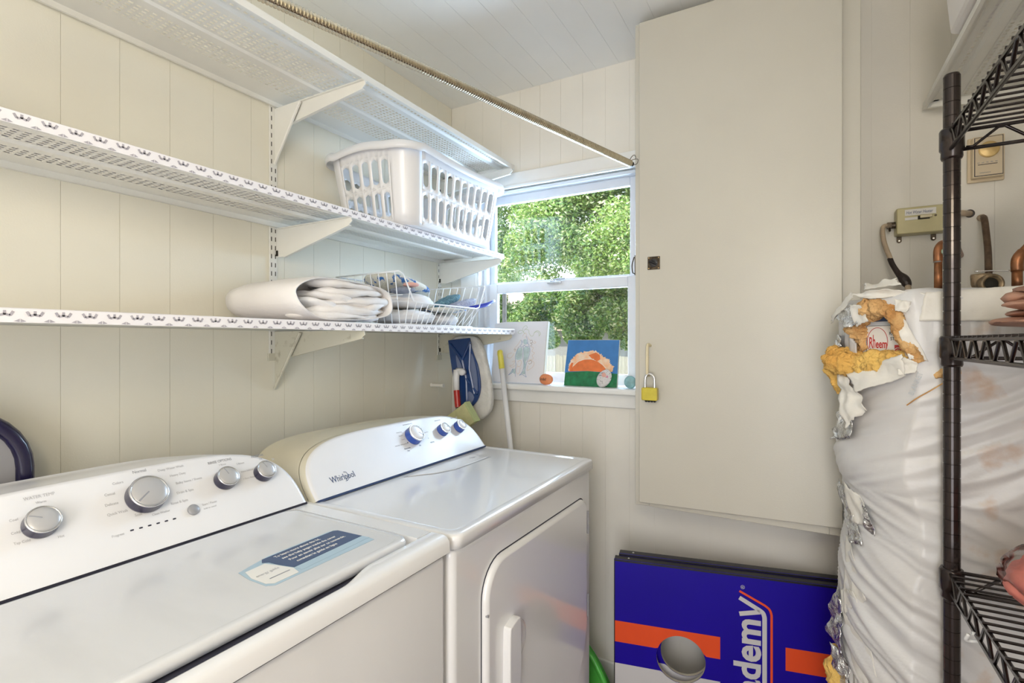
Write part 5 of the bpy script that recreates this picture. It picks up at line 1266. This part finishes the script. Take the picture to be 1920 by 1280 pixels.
mk('cable_sheath', tube(curve_pts([(1.592, 1.842, 1.649), (1.580, 1.838, 1.646), (1.576, 1.826, 1.625), (1.579, 1.81, 1.59), (1.590, 1.79, 1.543)], 8), .0062, 12), 'cable', t, smooth=True)
mk('taped_joint', tube(curve_pts([(1.589, 1.792, 1.545), (1.594, 1.78, 1.525), (1.604, 1.765, 1.500), (1.614, 1.755, 1.484), (1.621, 1.745, 1.466), (1.622, 1.74, 1.458)], 6), [.0068 + .006 * math.exp(-((i - 20) / 6) ** 2) for i in range(31)], 14), 'tape', t, smooth=True)
mk('cable_end', tube(curve_pts([(1.622, 1.74, 1.460), (1.622, 1.72, 1.435), (1.626, 1.69, 1.413)], 5), .0072, 12), 'cable', t, smooth=True)
t = thing('thermostat', 'beige wall thermostat with gold dial above the switch box', 'thermostat', (1.811, 1.86, 1.757))
mk('back_plate', prism([(1.772, 1.749), (1.849, 1.749), (1.849, 1.872), (1.772, 1.872)], frame_axes((0, 1.8685, 0), (1, 0, 0), (0, 0, 1)), .010), 'thermo', t, bevel=.003)
mk('cover', prism([(1.778, 1.756), (1.844, 1.756), (1.844, 1.868), (1.778, 1.868)], frame_axes((0, 1.860, 0), (1, 0, 0), (0, 0, 1)), .022), 'thermo', t, bevel=.003)
mk('face_border', box(1.7815, 1.8405, 1.8368, 1.8378, 1.7595, 1.8645), 'gap', t)
mk('face', box(1.7830, 1.8390, 1.8362, 1.8372, 1.7610, 1.8630), 'thermo_face', t)
dl = mk('dial', lathe((1.811, 1.8362, 1.829), (0, -1, 0), [(.0215, 0), (.0215, .004), (.019, .0055), (.006, .007), (0, .0072)], 36), 'gold', t)
mk('dial_mark', box(1.8135, 1.822, 1.8285, 1.8296, 1.8325, 1.8335), 'gap', dl)
mk('scale_line', box(1.7885, 1.8285, 1.8356, 1.8362, 1.7895, 1.7910), 'gap', t)
for i, s_ in enumerate(('50', '60', '70', '80', '90')): text('lettering', s_, 'print', .005, frame_axes((1.787 + i * .0092, 1.8358, 1.7935), (1, 0, 0), (0, 0, 1)), t)
text('lettering', 'temperature', 'print', .0045, frame_axes((1.792, 1.8358, 1.767), (1, 0, 0), (0, 0, 1)), t)

# ------------------------------------------------------------------ right wall shelf with bin
t = thing('perforated_shelf', 'perforated white steel shelf high on the right wall above the wire rack', 'shelf', (XR - .01, .9, 1.985))
mk('deck', shelf_deck(.345, -.30, 1.842, 1.987, mirror=XR), 'shelf', t)
mk('shelf_end', box(XR - .354, XR - .012, 1.841, 1.843, 1.970, 1.987), 'shelf', t)
for yb in (1.80, .99, .18):
    t = thing('shelf_bracket', {1.80: 'white bracket under the right wall shelf at its far end', .99: 'white bracket halfway along the right wall shelf', .18: 'white bracket at the near end of the right wall shelf'}[yb], 'bracket', (XR, yb, 1.96))
    m_ = Matrix(((-1, 0, 0, XR), (0, 0, 1, yb - .001), (0, 1, 0, 0), (0, 0, 0, 1)))
    mk('arm', prism([(.006, 1.9665), (.34, 1.9665), (.345, 1.958), (.04, 1.925), (.006, 1.925)], m_, .002), 'shelf', t)
    mk('wall_channel', box(XR - .006, XR - .0005, yb - .012, yb + .012, 1.70, 2.10), 'shelf', t)
t = thing('storage_bin', 'white plastic bin overhanging the front of the right wall shelf', 'bin', (1.80, 1.25, 1.9885))
bp_ = rrect(.37, .52, .03, 5, 1.832, 1.228)
V = []; Fc = []; n = len(bp_)
for s_, z in ((.93, 1.9885), (.96, 1.992), (1.0, 2.10), (1.02, 2.115), (1.02, 2.135), (1.0, 2.135)):
    for p in bp_: V.append((1.832 + (p[0] - 1.832) * s_, 1.228 + (p[1] - 1.228) * s_, z))
for j in range(5):
    for i in range(n): Fc.append((j * n + i, j * n + (i + 1) % n, (j + 1) * n + (i + 1) % n, (j + 1) * n + i))
Fc.append(tuple(range(n - 1, -1, -1))); Fc.append(tuple(5 * n + i for i in range(n)))
mk('bin_body', (V, Fc), 'bin', t, smooth=False)

# ------------------------------------------------------------------ bronze wire rack
RX0, RX1, RY0, RY1 = 1.609, 1.972, .30, 1.214
RK = thing('wire_rack', 'dark bronze wire shelving rack with grooved posts in the right foreground', 'rack', ((RX0 + RX1) / 2, (RY0 + RY1) / 2, 0))
for px, py in ((RX0, RY1), (RX1, RY1), (RX0, RY0), (RX1, RY0)):
    prof = [(.0128, .02)]; z = .045
    while z < 1.79: prof += [(.0128, z - .0011), (.0118, z - .0006), (.0118, z + .0006), (.0128, z + .0011)]; z += .0254
    prof += [(.0128, 1.796), (.011, 1.800)]
    mk('post', lathe((px, py, 0), (0, 0, 1), prof, 24), 'bronze', RK, smooth=False)
    mk('post_foot', lathe((px, py, 0), (0, 0, 1), [(.018, 0), (.018, .012), (.008, .02)], 16), 'black', RK)
def rack_shelf(z):
    zt, zb = z, z - .034; r = .0034; o_ = .016
    x0, x1, y0, y1 = RX0, RX1, RY0, RY1
    mk('shelf_rail', join(tube([(x0 - .004, y0 + .016, zt), (x0 - .004, y1 - .006, zt)], r, 8), tube([(x1, y0 + .016, zt), (x1, y1 - .016, zt)], r, 8), tube([(x0 + .012, y1, zt), (x1 - .012, y1, zt)], r, 8), tube([(x0 + .012, y0, zt), (x1 - .012, y0, zt)], r, 8),
                       tube([(x0 - .004, y0 + .016, zb), (x0 - .004, y1 - .006, zb)], r, 8), tube([(x1, y0 + .016, zb), (x1, y1 - .016, zb)], r, 8), tube([(x0 + .012, y1, zb), (x1 - .012, y1, zb)], r, 8), tube([(x0 + .012, y0, zb), (x1 - .012, y0, zb)], r, 8)), 'bronze', RK, smooth=True, label='shelf edge rails')
    zz = []
    for xx in (x0 - .004, x1):
        pts = []; y = y0 + .02; k = 0
        while y < y1 - .012:
            pts.append((xx, y, (zb + .003) if k % 4 in (0, 1) else (zt - .003))); y += .012 if k % 2 == 0 else .020; k += 1
        zz.append(tube(pts, .0027, 6))
    for yy in (y0, y1):
        pts = []; x = x0 + .02; k = 0
        while x < x1 - .012:
            pts.append((x, yy, (zb + .003) if k % 4 in (0, 1) else (zt - .003))); x += .010 if k % 2 == 0 else .034; k += 1
        zz.append(tube(pts, .0027, 6))
    mk('zigzag_truss', join(*zz), 'bronze', RK, smooth=True)
    y = y0 + .02; wires = []
    while y < y1 - .01:
        wires.append(tube([(x0 - .007, y, zt + .004), (x1 + .003, y, zt + .004)], .0022, 6)); y += .0245
    mk('cross_wires', join(*wires), 'bronze', RK, smooth=True)['kind'] = 'stuff'
    mk('under_wires', join(*[tube([(xx, y0 + .01, zt - .002), (xx, y1 - .02, zt - .002), (xx, y1 - .045, zt - .002)][:2], .0028, 6) for xx in (x0 + .10, x0 + .18, x0 + .26)]), 'bronze', RK, smooth=True)
    for px, py in ((x0, y1), (x1, y1), (x0, y0), (x1, y0)):
        mk('corner_collar', lathe((px, py, zb - .016), (0, 0, 1), [(.0150, 0), (.0165, .004), (.0160, .014), (.0185, .018), (.0185, .052), (.0165, .056), (.0135, .056)], 24), 'bronze', RK, smooth=True)
for z in (1.694, 1.314, .888, .30): rack_shelf(z)
t = thing('twist_tie', 'small white tie wrapped round the lower rack shelf edge', 'tie', (1.604, 1.05, .845))
mk('tie_loop', tube(curve_pts([(1.597, 1.052, .850), (1.595, 1.058, .838), (1.604, 1.062, .836), (1.613, 1.056, .842), (1.610, 1.048, .852), (1.600, 1.046, .856)], 5), .0026, 7), 'white_wire', t, smooth=True)
t = thing('plastic_bag', 'clear plastic bag of coral pink cloth on the lower rack shelf', 'bag', (1.79, 1.05, .894))
mk('cloth_inside', puffy((1.768, 1.045, .950), (.130, .114, .048), e=2.3, amp=.016, fr=14, seed=4, fold=.006, foldf=18), 'pink_thing', t, smooth=True)
mk('bag_film', puffy((1.768, 1.045, .9545), (.136, .122, .054), e=2.3, amp=.014, fr=18, seed=9, fold=.006, foldf=30), 'clear_bag', t, smooth=True)
t = thing('leather_bundle', 'crumpled pinkish brown leathery bundle on the middle rack shelf', 'bundle', (1.80, 1.03, 1.3205))
for i, (cx_, cy_, cz_, a_, b_, c_, sd_) in enumerate(((1.772, 1.06, 1.340, .145, .085, .010, 1), (1.768, 1.07, 1.353, .120, .085, .007, 2), (1.780, 1.05, 1.366, .145, .080, .008, 3), (1.770, 1.06, 1.377, .125, .080, .007, 4), (1.785, 1.06, 1.389, .135, .075, .006, 5))):
    mk('fold', puffy((cx_, cy_, cz_), (a_, b_, c_), e=2.3, amp=.010, fr=17, seed=sd_, nu=56, nv=20), 'brown_paper', t, smooth=True)

# ------------------------------------------------------------------ outside: ground, fence, houses, trees
gd = mk('ground', box(-30, 20, 2.2, 45, -1.5, -1.15), 'grass', None); gd['kind'] = 'structure'
t = thing('garden_fence', 'weathered grey picket fence seen low through the window', 'fence', (-3.5, 12, -1.15))
pk = box(-.046, .046, -.010, .010, -1.15, .96); base = None
x = -9.0
random.seed(5)
k = 0
while x < .5:
    V = [(x + p[0], 12 + p[1], p[2]) for p in pk[0]]
    if base is None:
        base = mk('picket', (V, pk[1]), 'fence', t); x_base = x
    else:
        c = base.copy(); COL.objects.link(c); c.parent = t; c.location = (x - x_base, random.uniform(-.01, .01), random.uniform(-.02, .015))
    x += .101
for z in (-.8, .6): mk('rail', box(-9.1, .6, 12.012, 12.05, z, z + .09), 'fence', t)
def house(label, x0, x1, y0, y1, ze, zr, wall, roof, xr):
    t = thing('house', label, 'house', ((x0 + x1) / 2, (y0 + y1) / 2, -1.15))
    mk('wall', box(x0 + .4, x1 - .4, y0 + .4, y1 - .4, -1.15, ze), wall, t)
    ym = (y0 + y1) / 2
    V = [(x0, y0, ze), (x1, y0, ze), (x1, y1, ze), (x0, y1, ze), (xr[0], ym, zr), (xr[1], ym, zr), (x0, y0, ze - .12), (x1, y0, ze - .12), (x1, y1, ze - .12), (x0, y1, ze - .12)]
    mk('roof', (V, [(0, 1, 5, 4), (1, 2, 5), (2, 3, 4, 5), (3, 0, 4), (0, 6, 7, 1), (1, 7, 8, 2), (2, 8, 9, 3), (3, 9, 6, 0), (6, 9, 8, 7)]), roof, t)
house('distant house with reddish brown hip roof glimpsed behind the trees', -12, -4.5, 16, 23, 1.80, 3.7, 'siding', 'roof', (-9.5, -6.8))
house('low tan building behind the fence to the right of the red roof', -5.6, -.5, 24, 30, 1.45, 2.6, 'tan_siding', 'siding', (-4, -2))

def foliage(n, lobes, size, seed, excl=None):
    rg = np.random.default_rng(seed); lob = np.array(lobes); wts = lob[:, 3] * lob[:, 4] * lob[:, 5]; wts = wts ** (2 / 3); wts /= wts.sum()
    idx = rg.choice(len(lob), n, p=wts); d = rg.normal(size=(n, 3)); d /= np.linalg.norm(d, axis=1)[:, None]
    rad = rg.random(n) ** .45; c = lob[idx, :3] + d * lob[idx, 3:6] * rad[:, None]
    ax = rg.normal(size=(n, 3)); ax[:, 2] *= .7; ax /= np.linalg.norm(ax, axis=1)[:, None]
    b = np.cross(ax, rg.normal(size=(n, 3))); b /= np.linalg.norm(b, axis=1)[:, None]
    L = size * (.6 + .8 * rg.random(n))[:, None]; Wd = L * .22; q = np.cross(ax, b) * Wd * .5
    v = np.stack([c - ax * L * .5, c + b * Wd + q, c + ax * L * .5, c - b * Wd + q], 1).reshape(-1, 3)
    return v, n, rg
def tree(name, label, n, lobes, size, trunk, seed, probs):
    t = thing(name, label, 'tree', tuple(trunk[0][0][0]))
    mk('trunk', join(*[tube(curve_pts(p, 5), [r_ * (1 - .7 * i / (len(p) * 5 - 5)) for i in range(len(p) * 5 - 4)], 8) for p, r_ in trunk]), 'bark', t, smooth=True)
    v, n, rg = foliage(n, lobes, size, seed); v = v - np.array(trunk[0][0][0])
    me = bpy.data.meshes.new('foliage'); me.vertices.add(4 * n); me.vertices.foreach_set('co', v.ravel())
    me.loops.add(4 * n); me.loops.foreach_set('vertex_index', np.arange(4 * n)); me.polygons.add(n)
    me.polygons.foreach_set('loop_start', np.arange(n) * 4); me.polygons.foreach_set('loop_total', np.full(n, 4)); me.update(calc_edges=True)
    for k in ('leaf_a', 'leaf_b', 'leaf_c'): me.materials.append(M[k])
    me.polygons.foreach_set('material_index', rg.choice(3, n, p=probs).astype(np.int32))
    o = bpy.data.objects.new('foliage', me); COL.objects.link(o); o.parent = t; o['kind'] = 'stuff'
G = -1.15
random.seed(21)
def lobes(c, R_, k, r):
    out = []
    for _ in range(k):
        d = Vector([random.gauss(0, 1) for _ in range(3)]).normalized() * random.random() ** .4
        q = r * random.uniform(.7, 1.2); out.append((c[0] + d.x * R_[0], c[1] + d.y * R_[1], c[2] + d.z * R_[2], q, q, q * .8))
    return out
tree('broadleaf_tree', 'large bright green leafy tree filling the upper window', 175000, lobes((-1.5, 7.0, 3.6), (2.6, .8, 1.5), 90, .42) + lobes((-1.15, 6.7, 2.55), (1.3, .35, .35), 22, .30), .052,
     [([(.9, 8.2, G), (.8, 8.1, 1.0), (.2, 7.9, 3.0), (-.8, 7.6, 4.4)], .16), ([(.4, 7.9, 2.6), (-1.0, 7.4, 3.2), (-2.9, 7.0, 3.8)], .07), ([(.5, 8.0, 2.0), (.8, 7.2, 2.9), (1.1, 6.9, 3.4)], .06), ([(-.2, 7.8, 3.6), (-1.2, 6.8, 3.9), (-1.8, 6.4, 4.4)], .05)], 1, [.52, .30, .18])
tree('background_tree', 'darker green tree behind, in the right half of the lower window pane', 90000, lobes((-1.55, 9.4, 2.1), (1.1, .4, .9), 28, .40), .075,
     [([(-.9, 9.8, G), (-1.0, 9.8, 1.2), (-1.6, 9.7, 3.0)], .08), ([(-1.1, 9.8, 1.4), (-1.9, 9.6, 2.1), (-2.6, 9.6, 2.6)], .035)], 2, [.25, .60, .15])
tree('sparse_tree', 'thin leaved tree with sky gaps in the left of the lower window pane', 26000, lobes((-4.1, 10.2, 2.1), (1.45, .35, .6), 26, .33), .085,
     [([(-5.2, 10.3, G), (-5.1, 10.3, 1.0), (-4.9, 10.3, 2.4)], .06), ([(-5.1, 10.3, .9), (-4.4, 10.2, 1.9), (-3.7, 10.2, 2.3)], .025)], 3, [.35, .50, .15])
tree('shrub', 'leafy shrub standing in front of the picket fence between the two canvases', 16000, lobes((-2.69, 7.9, 1.25), (.38, .16, .34), 9, .20), .058,
     [([(-2.72, 7.9, G), (-2.68, 7.9, .3), (-2.7, 7.9, 1.3)], .035)], 4, [.45, .40, .15])

# repeats share a group
for o in list(bpy.data.objects):
    if o.parent or 'category' not in o: continue
    k = o.name.split('.')[0]; right = o.location.x > 1.6
    gname = {'perforated_shelf': None if right else 'perforated shelves on the left wall', 'shelf_bracket': 'brackets of the right wall shelf' if right else 'brackets of the left wall shelves',
             'shelf_upright': 'slotted uprights on the left wall', 'painted_stone': 'painted stones on the window sill', 'bean_bag_board': 'bean bag boards leaning on the far wall',
             'folded_sheet': 'linens in the wire basket'}.get(k)
    if gname: o['group'] = gname
